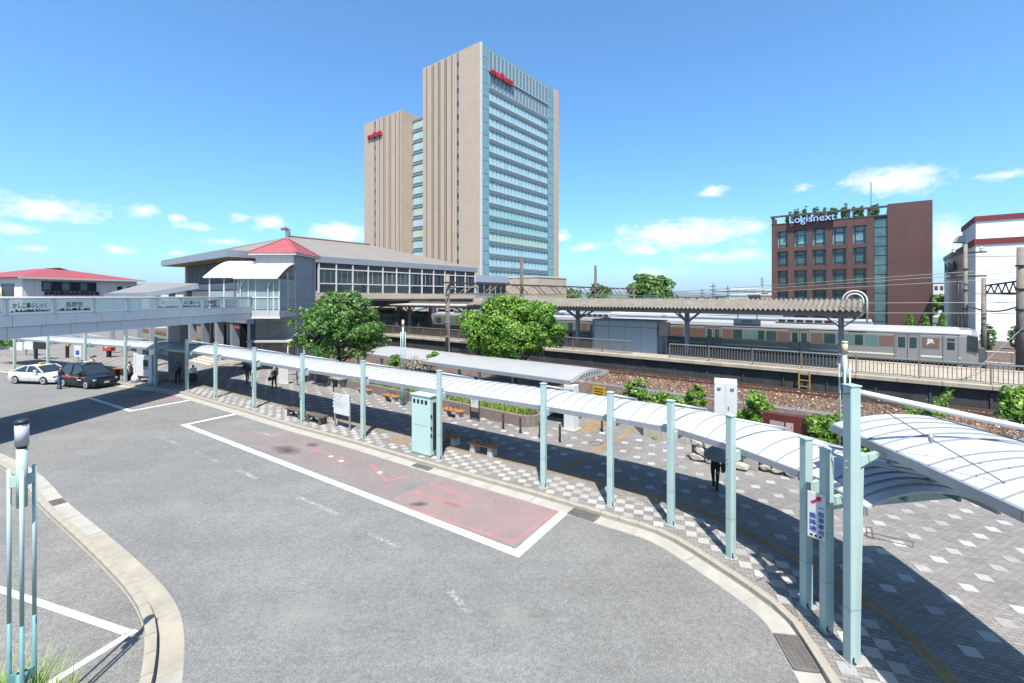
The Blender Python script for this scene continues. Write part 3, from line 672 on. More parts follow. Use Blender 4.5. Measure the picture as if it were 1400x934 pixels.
B('eaves_beam', fence_m, pc, SC0 - 30, SC1, -3.3, -3.15, ze_ - .42, ze_ - .1); B('ridge_beam', fence_m, pc, SC0 - 30, SC1, -.1, .1, ze_ - .25, ze_ + .3); B('eaves_beam', fence_m, pc, SC0 - 30, SC1, 3.15, 3.3, ze_ - .42, ze_ - .1)
steel_b = mat('blue_grey_steel', (.26, .30, .36), .5, .2, .1, 2)
for px in (743, 790, 939.5, 1150, 560, 500, 640):
    s = PT(px, 480, 39.2)[0]; b = MB(); b.box(s - .16, s + .16, -1.15, -.85, 0, ze_ - .2); b.build('post', steel_b, pc)
    b = MB(); b.bar((s, -1.0, ze_ - 1.3), (s, -3.2, ze_ - .35), .1, .14); b.bar((s, -1.0, ze_ - 1.3), (s, 3.2, ze_ - .35), .1, .14); b.bar((s, -3.3, ze_ - .3), (s, 3.4, ze_ - .3), .12, .2)
    b.bar((s, -1, ze_ - 1.3), (s - 1.2, -1, ze_ - .3), .1, .1); b.bar((s, -1, ze_ - 1.3), (s + 1.2, -1, ze_ - .3), .1, .1); b.build('bracket', steel_b, pc)
# hoop at the canopy end
hp = tthing('pipe_hoop', 'bent white pipe hoop at the end of the platform canopy', 'pipe', PT(1168.5, 410, 37.2)[0], 37.2, 6.35)
for r in (.64, .45):
    b = MB(); b.tube([(-r * math.cos(a), 0, .2 + r * math.sin(a)) for a in np.linspace(0, math.pi, 15)] + [(r, 0, -1.2 if r > .5 else -.2)], .055, 7); b.build('pipe', white_p, hp, True)
# station name sign and shed on the platform
def sign_board(px0, py0, px1, py1, t, label, txt=None, col=white_p, tcol=black_l, thick=.12, name='station_sign', band=None):
    s0, _, z1 = PT(px0, py0, t); s1, _, z0 = PT(px1, py1, t); w, h = s1 - s0, z1 - z0
    o = tthing(name, label, 'sign', (s0 + s1) / 2, t, z0)
    B('panel', col, o, -w / 2, w / 2, -thick / 2, thick / 2, 0, h, .02)
    if band: B('band', band, o, -w / 2 + .02, w / 2 - .02, -thick / 2 - .012, -thick / 2, .05, h * .3)
    if txt: text(txt, h * .5, .008, tcol, parent=o, loc=(0, -thick / 2 - .012, h * .62))
    b = MB(); b.box(-w * .35, -w * .35 + .05, -.03, .03, h, h + .6); b.box(w * .35, w * .35 + .05, -.03, .03, h, h + .6); b.build('hanger', steel_b, o)
sign_board(1003, 436, 1040, 446.5, 38.6, 'hanging station name sign with blue band above the platform', '長岡京', mat('sign_grey', (.5, .52, .56), .5), blue_l, band=blue_l)
sign_board(546, 427, 571, 433, 40.5, 'dark departure board hanging under the platform canopy near the concourse', None, mat('board_grey', (.10, .11, .12), .4), name='departure_board')
s0 = PT(812, 450, 38.3)[0]; s1 = PT(898, 450, 38.3)[0]
sh = tthing('platform_shed', 'blue-grey panelled shed on the platform', 'shed', s0, 38.3, ZP)
w = s1 - s0; hz = PT(850, 439, 38.3)[2] - ZP; shm = mat('shed_panel', (.46, .54, .60), .5, .1, .05)
for i in range(4): B('panel', shm, sh, w * i / 4 + .015, w * (i + 1) / 4 - .015, .03, 2.2, 0, hz * .80); B('upper_panel', shm, sh, w * i / 4 + .015, w * (i + 1) / 4 - .015, .03, 2.2, hz * .815, hz)
B('core', dkgap, sh, .03, w - .03, .06, 2.17, 0, hz - .02); B('roof', steel_b, sh, -.1, w + .1, -.1, 2.35, hz, hz + .12)
B('corner_post', steel_b, sh, -.14, -.01, -.02, .14, 0, hz)
mp = tthing('platform_mirror_post', 'small beige box cabinet on steel legs beside the platform shed', 'cabinet', s1 + .3, 38.4, ZP)
for d in (0, .45): B('leg', steel_b, mp, d, d + .08, 0, .08, 0, 1.6)
B('cabinet', mat('cabinet_beige', (.42, .33, .25), .5), mp, -.1, .65, -.1, .5, 1.6, hz)

# ================================================================== COVERED WALKWAY
WZ = 2.79
def arch(v): return .33 * (max(0, 4 * v * (1 - v))) ** .9 - .08 * v
def walkway_bay(parent, A, Bp, nA, nB, z0, d0=.35, d1=3.05, ribs=8, name='roof_panel', peak=1.0, roofm=white_r):
    A, Bp, nA, nB = [Vector((*p[:2], 0)) for p in (A, Bp, nA, nB)]
    def pt(u, v, dz=0):
        b_ = A.lerp(Bp, u); n_ = nA.lerp(nB, u).normalized(); q = b_ + n_ * (d0 + (d1 - d0) * v); return (q.x, q.y, z0 + arch(v) * peak + dz)
    e = .004 / max((Bp - A).length, .1)
    us = np.linspace(e, 1 - e, 7); vs_ = np.linspace(0, 1, 13)
    pan = MB().shell([[pt(u, v) for v in vs_] for u in us], .05).build(name, roofm, parent, smooth=False, fix=True)
    for k in range(1, ribs):
        u = k / ribs; du = .008 / (Bp - A).length
        MB().shell([[pt(u - du, v, .026) for v in vs_], [pt(u + du, v, .026) for v in vs_]], .03).build('seam', seam_m, pan, fix=True)
    b = MB(); b.bar(pt(e, 0, -.07), pt(1 - e, 0, -.07), .09, .16); b.build('gutter', silver, parent)
    b = MB(); b.bar(pt(e, 1, -.06), pt(1 - e, 1, -.06), .07, .12); b.build('rear_edge', silver, parent)
    b = MB()
    for v in (.3, .7): b.bar(pt(0, v, -.11), pt(1, v, -.11), .06, .1)
    b.build('purlin', mint_d, parent)
def pnorm(i, P):
    a, b = Vector(P[max(i - 1, 0)]), Vector(P[min(i + 1, len(P) - 1)]); t = (b - a).normalized(); return Vector((-t.y, t.x))
def post_on(parent, p, n, h, w=.185, arm=True, z0=WZ, rod=True, reach=3.0, taper=0, bulge=.18):
    ang = math.atan2(n.y, n.x); m = Matrix.Translation((p[0], p[1], 0)) @ Matrix.Rotation(ang, 4, 'Z')
    b = MB(); b.box(-w / 2, w / 2, -w / 2, w / 2, 0, h); o = b.build('post', mint, parent, bevel=.02); o.matrix_local = m
    b = MB(); b.tube([(-.05, -w / 2 - .008, .16), (-.07, -w / 2 - .02, .09), (-.02, -w / 2 - .02, .05)], .014, 6)
    c = b.build('base_bracket', dark if not taper else mint_d, o)
    b = MB(); b.box(-w / 2 - .012, w / 2 + .012, -w / 2 - .012, w / 2 + .012, h, h + .025); b.build('cap', mint, o)
    B('base_plate', conc, o, -w / 2 - .04, w / 2 + .04, -w / 2 - .04, w / 2 + .04, .002, .016); B('splice_line', mint_d, o, -w / 2 - .002, w / 2 + .002, -w / 2 - .002, w / 2 + .002, 1.02, 1.03)
    b = MB()
    for z_b in (z0 - .18, z0 - .30): b.lathe([(.016, 0), (.016, .012)], 6, (0, 0, 0)); b.v[-12:] = [(q[0] * 0 + (-w / 2 - .006 - q[2]), q[0], z_b + q[1]) for q in b.v[-12:]]
    b.build('bolts', white_p, o)
    if arm:
        b = MB(); P = [(w / 2, -.05, z0 - .30), (reach, -.05, z0 - .1), (reach, -.05, z0 - .02), (reach * .55, -.05, z0 + bulge), (w / 2, -.05, z0 - .06)]
        b.prism(P, (0, .1, 0)); a = b.build('arm', mint, parent, fix=True); a.matrix_local = m
    if rod:
        b = MB(); b.tube([(w / 2, 0, h - .09), (2.2, 0, z0 + .30)], .03, 8); r = b.build('stay_rod', white_p, parent, True); r.matrix_local = m
        b = MB(); b.box(2.14, 2.26, -.035, .035, z0 + .22, z0 + .31); r2 = b.build('rod_shoe', silver, r)
    return m
cw = thing('covered_walkway', 'long curved walkway canopy of white ribbed panels on mint green posts along the kerb', 'canopy', (0, 0, 0))
for i, p in enumerate(POSTS):
    n = pnorm(i, CTRL); post_on(cw, p, n, 3.69)
for i in range(len(POSTS) - 1):
    A, Bq = POSTS[i], POSTS[i + 1]; Ln = (Vector(Bq) - Vector(A)).length
    walkway_bay(cw, A, Bq, pnorm(i, CTRL), pnorm(i + 1, CTRL), WZ, ribs=max(4, int(Ln / .42)))
walkway_bay(cw, POSTS[-1], (6.38, 8.62), pnorm(16, CTRL), Vector((1, .06)), WZ, ribs=5)
for px, py in ((1130, 862),):
    p = G(px, py); post_on(cw, p, Vector((.999, .04)), 3.69)
# dark lettering plates on three posts
for i, px in ((8, 348), (9, 414)):
    n = pnorm(i, CTRL); p = Vector(POSTS[i]); t = thing('post_label', ('narrow vertical label on the canopy post standing before the bus bay corner' if i == 8 else 'narrow vertical label on the canopy post by the weathered benches'), 'label', (p.x, p.y, 1.35), math.atan2(n.y, n.x) - R(90))
    B('plate', mat('label_pale', (.6, .68, .62), .5), t, -.07, .07, -.142, -.127, 0, .95)
    b = MB()
    for k in range(7): z = .85 - k * .12; b.box(-.045, .045, -.146, -.143, z - .03, z - .012); b.box(-.012, .012, -.147, -.143, z - .055, z + .01); b.box(-.04, .04, -.146, -.143, z - .06, z - .045)
    b.build('lettering', black_l, t)

# the taller canopy over the near end
hc = thing('high_canopy', 'large white ribbed canopy hung from a tall mint post over the near walkway end', 'canopy', (0, 0, 0))
hp_ = [(6.75, 10.0), (6.6, 7.8), (6.42, 5.9), (6.2, 3.8), (6.0, 1.6)]
nn = [Vector((.995, .10))] * 2 + [Vector((.985, .17))] * 3
for i in range(4): walkway_bay(hc, hp_[i], hp_[i + 1], nn[i], nn[i + 1], 4.0, .3, 3.35, 6, peak=.62)
m = post_on(hc, (6.33, 8.48), Vector((.997, .08)), 5.14, .20, True, 3.92, False, .50, 0, -.06)
b = MB(); b.prism([(.10, -.012, .6), (.17, -.012, .6), (.24, -.012, 3.9), (.10, -.012, 3.9)], (0, .024, 0)); w_ = b.build('web_plate', mint, hc, fix=True); w_.matrix_local = m
b = MB(); b.tube([(6.48, 8.5, 5.02), (9.35, 8.1, 4.42)], .055, 10); b.build('stay_tube', white_p, hc, True)
for q in ((7.15, 6.6, 4.1), (8.9, 5.0, 4.3)):
    b = MB(); b.tube([(6.46, 8.45, 4.95), q], .009, 5); b.build('stay_cable', dark, hc); b = MB(); b.lathe([(.0, -.08), (.035, -.04), (.035, .04), (0, .08)], 8, tuple(Vector((6.46, 8.45, 4.95)).lerp(Vector(q), .55))); b.build('turnbuckle', silver, hc)
b = MB(); b.tube([(6.30, 8.45, 5.0), (5.9, 8.2, 5.05)], .012, 5); b.build('stay_cable', dark, hc)

# red-arrow sign on the near post
sg = thing('direction_sign', 'white sign with red arrow and blue vertical lettering on a mint post', 'sign', (*G(1130, 862)[:2], 0), R(-50))
B('panel', white_p, sg, -.30, .03, -.15, -.128, 1.86, 2.80, .03)
def vtext(chars, size, x, y, ztop, m, parent):
    for k, ch in enumerate(chars): text(ch, size, .002, m, parent=parent, loc=(x, y, ztop - (k + .5) * size * 1.08), bold=.002)
vtext('一般車専用', .115, -.05, -.154, 2.56, blue_l, sg); vtext('乗降場', .125, -.20, -.154, 2.38, blue_l, sg)
b = MB(); b.bar((-.22, -.153, 2.58), (-.10, -.153, 2.68), .006, .05, up=(1, 0, -1)); b.add([(-.145, -.156, 2.72), (-.04, -.156, 2.74), (-.07, -.156, 2.63)], [(0, 1, 2)]); b.build('arrow', red_l, sg)
for k in range(3): B('small_print', black_l, sg, -.25 + k * .08, -.20 + k * .08, -.153, -.151, 1.90, 1.94)
for z in (2.0, 2.6): B('clamp', silver, sg, -.12, .06, -.127, -.08, z, z + .03)

# ================================================================== STREET FURNITURE ON THE PLAZA
PDIR = math.atan2(-2.9, 4.2)            # direction of the straight kerb
def px_thing(name, label, cat, px, py, ang=PDIR, group=None, z=0): return thing(name, label, cat, G(px, py, z), ang, group)
# cabinet
cb = px_thing('control_cabinet', 'tall mint green control cabinet with four black vents at the kerb', 'cabinet', 583, 621)
B('body', mint_c, cb, -.62, .48, -.28, .28, .08, 2.55, .02); B('plinth', conc, cb, -.60, .46, -.26, .26, 0, .08); B('cap', mint_c, cb, -.66, .52, -.32, .32, 2.55, 2.62, .015)
for k in range(4): B('vent', dark, cb, -.52 + k * .235, -.38 + k * .235, -.285, -.27, 2.22, 2.40)
B('door_seam', mint_d, cb, -.5, .36, -.283, -.278, 1.30, 1.312); B('side_duct', dark, cb, .485, .55, -.1, .1, .3, 2.3)
for z in (.9, 1.2, 1.7): B('hinge', dark, cb, .48, .52, -.24, -.18, z, z + .1)
# benches
def orange_bench(px, py, label, ang=PDIR, group='orange slatted benches', L_=1.42):
    t = px_thing('bench', label, 'bench', px, py, ang, group)
    for s in (-.48, .48): MB().prism([(s - .13, -.2, 0), (s + .13, -.2, 0), (s + .10, -.2, .36), (s - .10, -.2, .36)], (0, .4, 0)).build('leg', mat('bench_leg', (.60, .58, .54), .8, 0, .15, 5), t, fix=True)
    for k in range(4): B('slat', orange_w, t, -L_ / 2, L_ / 2, -.24 + k * .123, -.13 + k * .123, .36, .42, .006)
    for s in (-.22, .22):
        b = MB(); b.tube([(s, -.21, .42)] + [(s, -.21 * math.cos(a), .44 + .2 * math.sin(a)) for a in np.linspace(0, math.pi, 9)] + [(s, .21, .42)], .018, 6); b.build('armrest', dark, t, True)
orange_bench(612, 606, 'orange slatted bench right beside the mint cabinet'); orange_bench(661, 620, 'orange slatted bench further along from the mint cabinet, in half shade')
orange_bench(498, 540, 'orange slatted bench by the granite planter, nearest the concrete table', -TA); orange_bench(534, 549, 'orange slatted bench by the granite planter next to the lamp column', -TA); orange_bench(620, 570, 'orange slatted bench by the granite planter beside the small notice stand', -TA)
def wood_bench(px, py, label):
    t = px_thing('bench', label, 'bench', px, py, PDIR, 'weathered benches by the bus stop')
    for s in (-.55, .55):
        for y in (-.16, .16): B('leg', dkwood, t, s - .07, s + .07, y - .05, y + .05, 0, .38, .01)
    for s in (-.55, .55): B('cross_rail', dkwood, t, s - .05, s + .05, -.11, .11, .2, .3)
    for k in range(3): B('slat', dkwood, t, -.75, .75, -.23 + k * .157, -.085 + k * .157, .38, .45, .008)
wood_bench(405, 570, 'weathered grey-brown bench on the station side of its canopy post'); wood_bench(433, 578, 'weathered grey-brown bench next to the white notice board')
ct_ = px_thing('concrete_table', 'small concrete table standing in the sun by the planter', 'table', 462, 529, -TA)
for s in (-.5, .5): B('leg', conc, ct_, s - .12, s + .12, -.25, .25, 0, .62, .02)
B('top', conc, ct_, -.85, .85, -.38, .38, .62, .74, .02)
# notice board and bus stop pole
nb = px_thing('notice_board', 'white bus notice board on two pale legs beside the weathered bench', 'notice board', 468, 586)
for s in (-.62, .62): B('leg', silver, nb, s - .04, s + .04, -.03, .03, 0, 1.75)
B('panel', white_p, nb, -.66, .66, -.06, -.032, .72, 1.78, .015)
b = MB()
for k in range(7):
    z = 1.66 - k * .095
    for j in range(random.randint(3, 7)): x = -.56 + j * .16; b.box(x, x + random.uniform(.05, .13), -.063, -.061, z, z + random.uniform(.015, .03))
b.build('printed_lines', mat('print_grey', (.12, .12, .14), .6), nb); B('emblem', g_teal, nb, -.08, .02, -.0635, -.0605, 1.68, 1.74)
bp_ = px_thing('bus_stop_pole', 'thin black and white bus stop pole on a concrete foot', 'pole', 456, 579)
b = MB(); b.prism([(-.28, -.2, 0), (.28, -.2, 0), (.2, -.2, .16), (-.2, -.2, .16)], (0, .4, 0)); b.build('foot', conc, bp_, fix=True)
b = MB(); b.tube([(0, 0, .1), (0, 0, 2.05)], .035, 8); b.build('shaft', dark, bp_); b = MB()
for k in range(6): b.lathe([(.038, 0), (.038, .1)], 8, (0, 0, .9 + k * .18))
b.build('white_bands', white_p, bp_); B('head', dark, bp_, -.02, .32, -.03, .03, 1.98, 2.08)
ns = px_thing('notice_stand', 'small white notice on a black frame by the granite planter', 'notice board', 649, 575, -TA)
for s in (-.32, .32): B('leg', dark, ns, s - .02, s + .02, -.02, .02, 0, 1.45)
B('sheet', white_p, ns, -.29, .29, -.02, .0, .72, 1.42); B('lower_panel', dark, ns, -.28, .28, -.015, .0, .15, .48)
b = MB()
for k in range(6): b.box(-.2, random.uniform(.05, .2), -.0225, -.0205, 1.34 - k * .07, 1.355 - k * .07)
b.build('printed_lines', MATS['print_grey'], ns)
stl = mat('bollard_steel', (.23, .21, .20), .4, .6)
for px, py, lab in ((688, 586, 'steel bollard before the granite planter, nearest the notice stand'), (711.5, 592, 'steel bollard before the rounded end of the granite planter'), (738, 598, 'steel bollard beside a canopy post facing the planter end'), (765.5, 604, 'thick steel bollard standing by itself on the plaza'), (823, 590, 'steel bollard by the tan tactile patch at the shelter entrance')):
    t = px_thing('bollard', lab, 'bollard', px, py, 0, 'plaza bollards'); MB().lathe([(.055, 0), (.055, .82), (.045, .86), (0.01, .88)], 10).build('shaft', stl, t, True); MB().lathe([(.075, 0), (.075, .03)], 10).build('flange', dark, t); MB().lathe([(.0585, .62), (.0585, .68)], 10).build('band', dark, t)
# granite planter with grass bank
gp = tthing('granite_planter', 'long brown granite planter wall with rounded end', 'planter', 0, 18.9)
s_l, s_r = -37.5, -14.6; W = 1.5
outer = [(s_l, 0)] + [(s_r + .75 * math.sin(a), .75 - .75 * math.cos(a)) for a in np.linspace(0, math.pi, 9)] + [(s_l, 1.5)]
nblk = 38
for k in range(nblk):
    a = s_l + (s_r - s_l) * k / nblk; c = s_l + (s_r - s_l) * (k + 1) / nblk
    B('wall_block', granite, gp, a + .006, c - .006, 0, .22, 0, .58, .01)
for k in range(8):
    a0, a1 = math.pi * k / 8, math.pi * (k + 1) / 8
    q = [(s_r + r * math.sin(a), .75 - r * math.cos(a), 0) for r, a in ((.75, a0 + .01), (.75, a1 - .01), (.53, a1 - .01), (.53, a0 + .01))]; MB().prism(q, (0, 0, .58)).build('wall_block', granite, gp, fix=True)
B('rear_wall', granite, gp, s_l, s_r, 1.3, 1.5, 0, .58)
P = [[(s, y, .5 + .14 * math.sin(math.pi * (y - .2) / 1.1) + .03 * math.sin(s * 2.1)) for y in (.2, .5, .75, 1.0, 1.31)] for s in np.linspace(s_l + .02, s_r + .45, 60)]
MB().shell(P, .35).build('soil_bank', soil, gp, fix=True)
def grass(name, spots, hgt, m, parent, w=.012, lean=.5):
    n = len(spots); P = np.array(spots); a = rng.uniform(0, 2 * np.pi, n); h = hgt * rng.uniform(.5, 1.2, n); ln = lean * h * rng.uniform(.2, 1, n)
    d = np.stack([np.cos(a), np.sin(a), np.zeros(n)], 1); s_ = np.stack([-np.sin(a), np.cos(a), np.zeros(n)], 1) * w
    up = np.array([0, 0, 1.0]); mid = P + d * (ln * .35)[:, None] + up * (h * .6)[:, None]; tip = P + d * ln[:, None] + up * h[:, None]
    V = np.stack([P - s_, P + s_, mid + s_ * .7, mid - s_ * .7, tip], 1).reshape(-1, 3)
    fs = []
    for k in range(n): o = k * 5; fs += [(o, o + 1, o + 2, o + 3), (o + 3, o + 2, o + 4)]
    me = bpy.data.meshes.new(name); me.from_pydata(V.tolist(), [], fs); me.materials.append(m); o = bpy.data.objects.new(name, me); C.objects.link(o)
    if parent: o.parent = parent
    o['kind'] = 'stuff'; return o
sp = [(s, y, .5 + .14 * math.sin(math.pi * (y - .2) / 1.1)) for s, y in zip(rng.uniform(s_l, s_r + .3, 9000), rng.uniform(.22, 1.3, 9000))]
grass('planter_grass', sp, .26, grass_l, gp, .02, .9)
# three-tube lamp columns
def lamp_column(px, Y, label, base_z=0, lampm=None, black=False, top=5.36, grp='three-tube lamp columns', lowdark=True, rot=.2):
    t = thing('lamp_column', label, 'street lamp', ((px - 700) / F * Y, Y, base_z), rot, grp); hh = top - base_z
    for k in range(3):
        a = R(30 + 120 * k); x, y = .155 * math.cos(a), .155 * math.sin(a)
        tb = MB().tube([(x, y, 1.9), (x, y, hh - .75)], .027, 10).build('tube', mint, t, True); MB().tube([(x, y, 0), (x, y, 1.9)], .0283, 10).build('lower_tube', mint_d if lowdark else mint, tb, True)
        MB().bar((0, 0, 1.02), (x, y, 1.02), .05, .16).build('spacer', mint_d, t); MB().bar((0, 0, hh - .95), (x, y, hh - .95), .05, .16).build('spacer', mint, t)
    MB().tube([(0, 0, 0), (0, 0, 1.1)], .07, 12).build('inner_base', mint_d, t, True)
    MB().tube([(0, 0, hh - 1.35), (0, 0, hh - .45)], .066, 12).build('gear_box', mint, t, True)
    MB().lathe([(.045, hh - .47), (.065, hh - .42), (.078, hh - .40)], 14).build('collar', dark if black else mint, t, True)
    MB().lathe([(.08, hh - .40), (.083, hh - .06)], 16).build('lamp_glass', lampm, t, True)
    MB().lathe([(.092, hh - .06), (.092, hh - .02), (.075, hh)], 16).build('cap', dark if black else lampm, t, True)
yl = mat('lamp_cream_glass', (.72, .62, .36), .35, 0, .03); gl = mat('lamp_frosted_glass', (.62, .63, .66), .25, 0, .03)
lamp_column(551, 28.5, 'mint three-tube lamp column with cream lamp standing by the granite planter', lampm=yl)
lamp_column(1155, 14.8, 'mint three-tube lamp column with cream lamp behind the tall canopy post', lampm=yl, lowdark=False, rot=R(-36))
lamp_column(30, 7.05, 'mint three-tube lamp column with black-capped lamp in the car park grass', ZR, gl, True, 4.9, rot=R(47))
bs = [(-7.65 + rng.normal() * .35, 6.9 + rng.normal() * .22, ZR + .02) for _ in range(1300)]
pb = thing('grass_clump', 'clump of long green grass at the foot of the car park lamp column', 'grass', (0, 0, 0)); 
MB().lathe([(.9, 0), (.7, .08), (.1, .14)], 20, (-7.65, 6.9, ZR)).build('soil_mound', soil, pb, True); grass('blades', bs, 1.0, grass_l, pb, .010, .8)
pb['label'] = 'clump of long green grass at the foot of the car park lamp column'

# ------------------------------------------------------------------ shelter roof over the passage entrance
sr = tthing('entrance_shelter', 'long pale grey arched shelter roof on slim white posts in front of the round tree', 'shelter', 0, 20.1)
a0, a1 = -30.6, -12.2
MB().shell([[(s, y, 2.5 + .34 * math.sin(math.pi * (y + .1) / 4.3)) for y in np.linspace(-.1, 4.2, 13)] for s in np.linspace(a0, a1, 12)], .06).build('roof', mat('shelter_roof', (.44, .43, .43), .5, 0, .06, 1), sr, fix=True)
b = MB(); b.bar((a0, -.1, 2.42), (a1, -.1, 2.42), .1, .2); b.build('front_gutter', silver, sr); b = MB(); b.bar((a0, 4.2, 2.42), (a1, 4.2, 2.42), .1, .2); b.build('rear_gutter', silver, sr)
b = MB(); b.prism([(a1 + .005, y, 2.44 + .34 * math.sin(math.pi * (y + .1) / 4.3)) for y in np.linspace(-.1, 4.2, 13)] + [(a1 + .005, 4.1, 2.40), (a1 + .005, 0, 2.40)], (.05, 0, 0)); b.build('gable_end', mat('shelter_end', (.5, .5, .5), .5), sr, fix=True)
b = MB()
for k in range(8): y = .9 + k * .3; zc = 2.50 + .12 * math.sin(math.pi * (y + .1) / 4.3); b.box(a1 + .056, a1 + .06, y - .09, y + .09, zc - .08, zc - .05); b.box(a1 + .056, a1 + .0605, y - .02, y + .02, zc - .09, zc + .1); b.box(a1 + .056, a1 + .06, y - .08, y + .08, zc + .03, zc + .06)
b.build('end_lettering', black_l, sr)
for s in (-29, -24, -19, -14.2):
    for y in (.45, 3.7): B('post', white_p, sr, s - .07, s + .07, y - .07, y + .07, 0, 2.45)
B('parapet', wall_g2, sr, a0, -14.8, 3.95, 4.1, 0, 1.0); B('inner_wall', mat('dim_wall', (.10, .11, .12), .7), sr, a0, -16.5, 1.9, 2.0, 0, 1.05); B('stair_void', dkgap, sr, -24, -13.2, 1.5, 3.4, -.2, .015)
col = px_thing('white_column', 'stout white column at the entrance of the grey shelter', 'column', 781, 587, -TA); B('shaft', white_p, col, -.28, .28, -.28, .28, 0, 2.3, .02); B('base', conc_l, col, -.42, .42, -.42, .42, 0, .06)
ys = px_thing('yellow_sign', 'small yellow notice on the fence beside the shelter end', 'sign', 819, 556, -TA); B('post', dark, ys, -.03, .03, 0, .06, 0, .9); B('panel', mat('sign_yellow', (.65, .40, .03), .5), ys, -.42, .42, -.04, -.005, .62, 1.25)
b = MB()
for k in range(3): b.box(-.32, .3, -.044, -.041, .74 + k * .16, .80 + k * .16)
b.build('print', black_l, ys)
# low walls and beds along the track side
lw = tthing('planter_wall', 'low weathered white concrete planter wall with green ground cover', 'planter', 0, 21.3)
sa_, sb_ = -8.9, -5.6
sa_ = ST(G(880, 597))[0]; sb_ = ST(G(966, 613))[0]
MB().prism([(sa_ - 1.1, 1.6, 0), (sa_ - 1.1, 1.35, 0), (sa_, 0, 0), (sb_ + .8, 0, 0), (sb_ + .8, .2, 0), (sa_ + .08, .2, 0)], (0, 0, .55)).build('wall', mat('weathered_white_wall', (.52, .47, .41), .85, 0, .15, 1.5, .2, 40, streak=.6), lw, fix=True)
B('soil', soil, lw, sa_ - .2, sb_ + .8, .2, 4.2, 0, .42)
bed = tthing('planting_bed', 'raised planting bed of soil between the plaza and the track fence', 'planting bed', 0, 21.2); B('soil', soil, bed, sb_ + .9, 16, .5, 4.25, 0, .5)
# dry stone wall made of rocks
def rock(r, seed):
    rs = random.Random(seed); bm = bmesh.new(); bmesh.ops.create_icosphere(bm, subdivisions=1, radius=1)
    for v in bm.verts: v.co *= rs.uniform(.75, 1.12)
    for v in bm.verts: v.co = Vector((v.co.x * r[0], max(-.8, min(.8, v.co.y)) * r[1], v.co.z * r[2]))
    me = bpy.data.meshes.new('rock'); bm.to_mesh(me); bm.free(); me.materials.append(rock_m); return me
rocks = [rock((.34, .2, .24), k) for k in range(6)]
def rock_wall(px0, py0, px1, py1, label, rows=2, back=.5):
    p, q = G(px0, py0), G(px1, py1); d = (q - p); t = thing('stone_wall', label, 'stone wall', p, math.atan2(d.y, d.x)); Ln = d.length
    B('core', mat('wall_core', (.12, .10, .08), .9), t, -.1, Ln + .1, .1, .1 + back, 0, .26 * rows + .02)
    for rr in range(rows):
        x = -.1 + .2 * (rr % 2)
        while x < Ln + .1:
            s = random.uniform(.75, 1.15); inst(rocks[random.randrange(6)], 'rock', (x + .2, .12, .16 + rr * .28), (0, random.uniform(-.5, .5), 0), t, (s, 1, s * .8)); x += .52 * s
    return t
rock_wall(948, 630, 1002, 642, 'short dark rubble stone wall behind the person with the grey umbrella', 3)
w2 = rock_wall(1042, 645, 1118, 662, 'pale rubble stone wall under the curved canopy with a concrete end block', 2)
B('end_block', conc_l, w2, -.75, -.15, -.1, .6, 0, .72, .02)
# maroon monument, white cabinet
Yt = 19.6; c0 = PY(1043, 563, Yt); c1 = PY(1104, 578, Yt - 1.0)
d = Vector((c1.x - c0.x, c1.y - c0.y, 0)); mo = thing('stone_monument', 'polished maroon stone monument with two pink carved plaques', 'monument', (c0.x, c0.y, .4), math.atan2(d.y, d.x)); Lm = d.length
MB().prism([(0, 0, 0), (Lm * .5, -.12, 0), (Lm, .0, 0), (Lm, .45, 0), (Lm * .5, .33, 0), (0, .45, 0)], (0, 0, c0.z - .4)).build('slab', maroon, mo, fix=True)
pk = mat('pink_plaque', (.55, .36, .33), .7, 0, .2, 5)
for x0, x1, k in ((.17, .50, 0), (.535, .70, 1)):
    pq = B('plaque', pk, mo, 0, 1, -.02, 0, 0, 1); pq.scale = ((x1 - x0) * Lm, 1, .78); y0 = -.12 * (x0 / .5) if x0 < .5 else -.12 * (1 - (x0 - .5) / .5); pq.location = (x0 * Lm, y0 - .01, .38); pq.rotation_euler = (0, 0, -math.atan2(.12, Lm * .5) if k == 0 else math.atan2(.12, Lm * .5))
    b = MB()
    for _ in range(9 if k == 0 else 5):
        x, z = random.uniform(.1, .85), random.uniform(.2, .8); b.box(x, x + .09, -.026, -.021, z, z + .05)
    b.build('carving', dkgap, pq)
wc = thing('relay_cabinet', 'tall white relay cabinet with sloping top beside the tracks', 'cabinet', (*PY(992, 560, 23.2)[:2], .2), -TA + .25)
zc = PY(992, 519, 23.2).z - .2; MB().prism([(-.52, -.38, 0), (-.52, .38, 0), (-.52, .38, zc), (-.52, -.38, zc - .12)], (1.04, 0, 0)).build('body', white_p, wc, fix=True, bevel=.012)
for x in (-.38, .22): B('hood', silver, wc, x, x + .16, -.44, -.38, zc - .42, zc - .34)
B('lock', dark, wc, .1, .14, -.395, -.38, .9, 1.1); B('door_seam', seam_m, wc, -.01, .0, -.384, -.379, .1, zc - .2); B('plinth', conc, wc, -.56, .56, -.42, .42, -.25, 0)
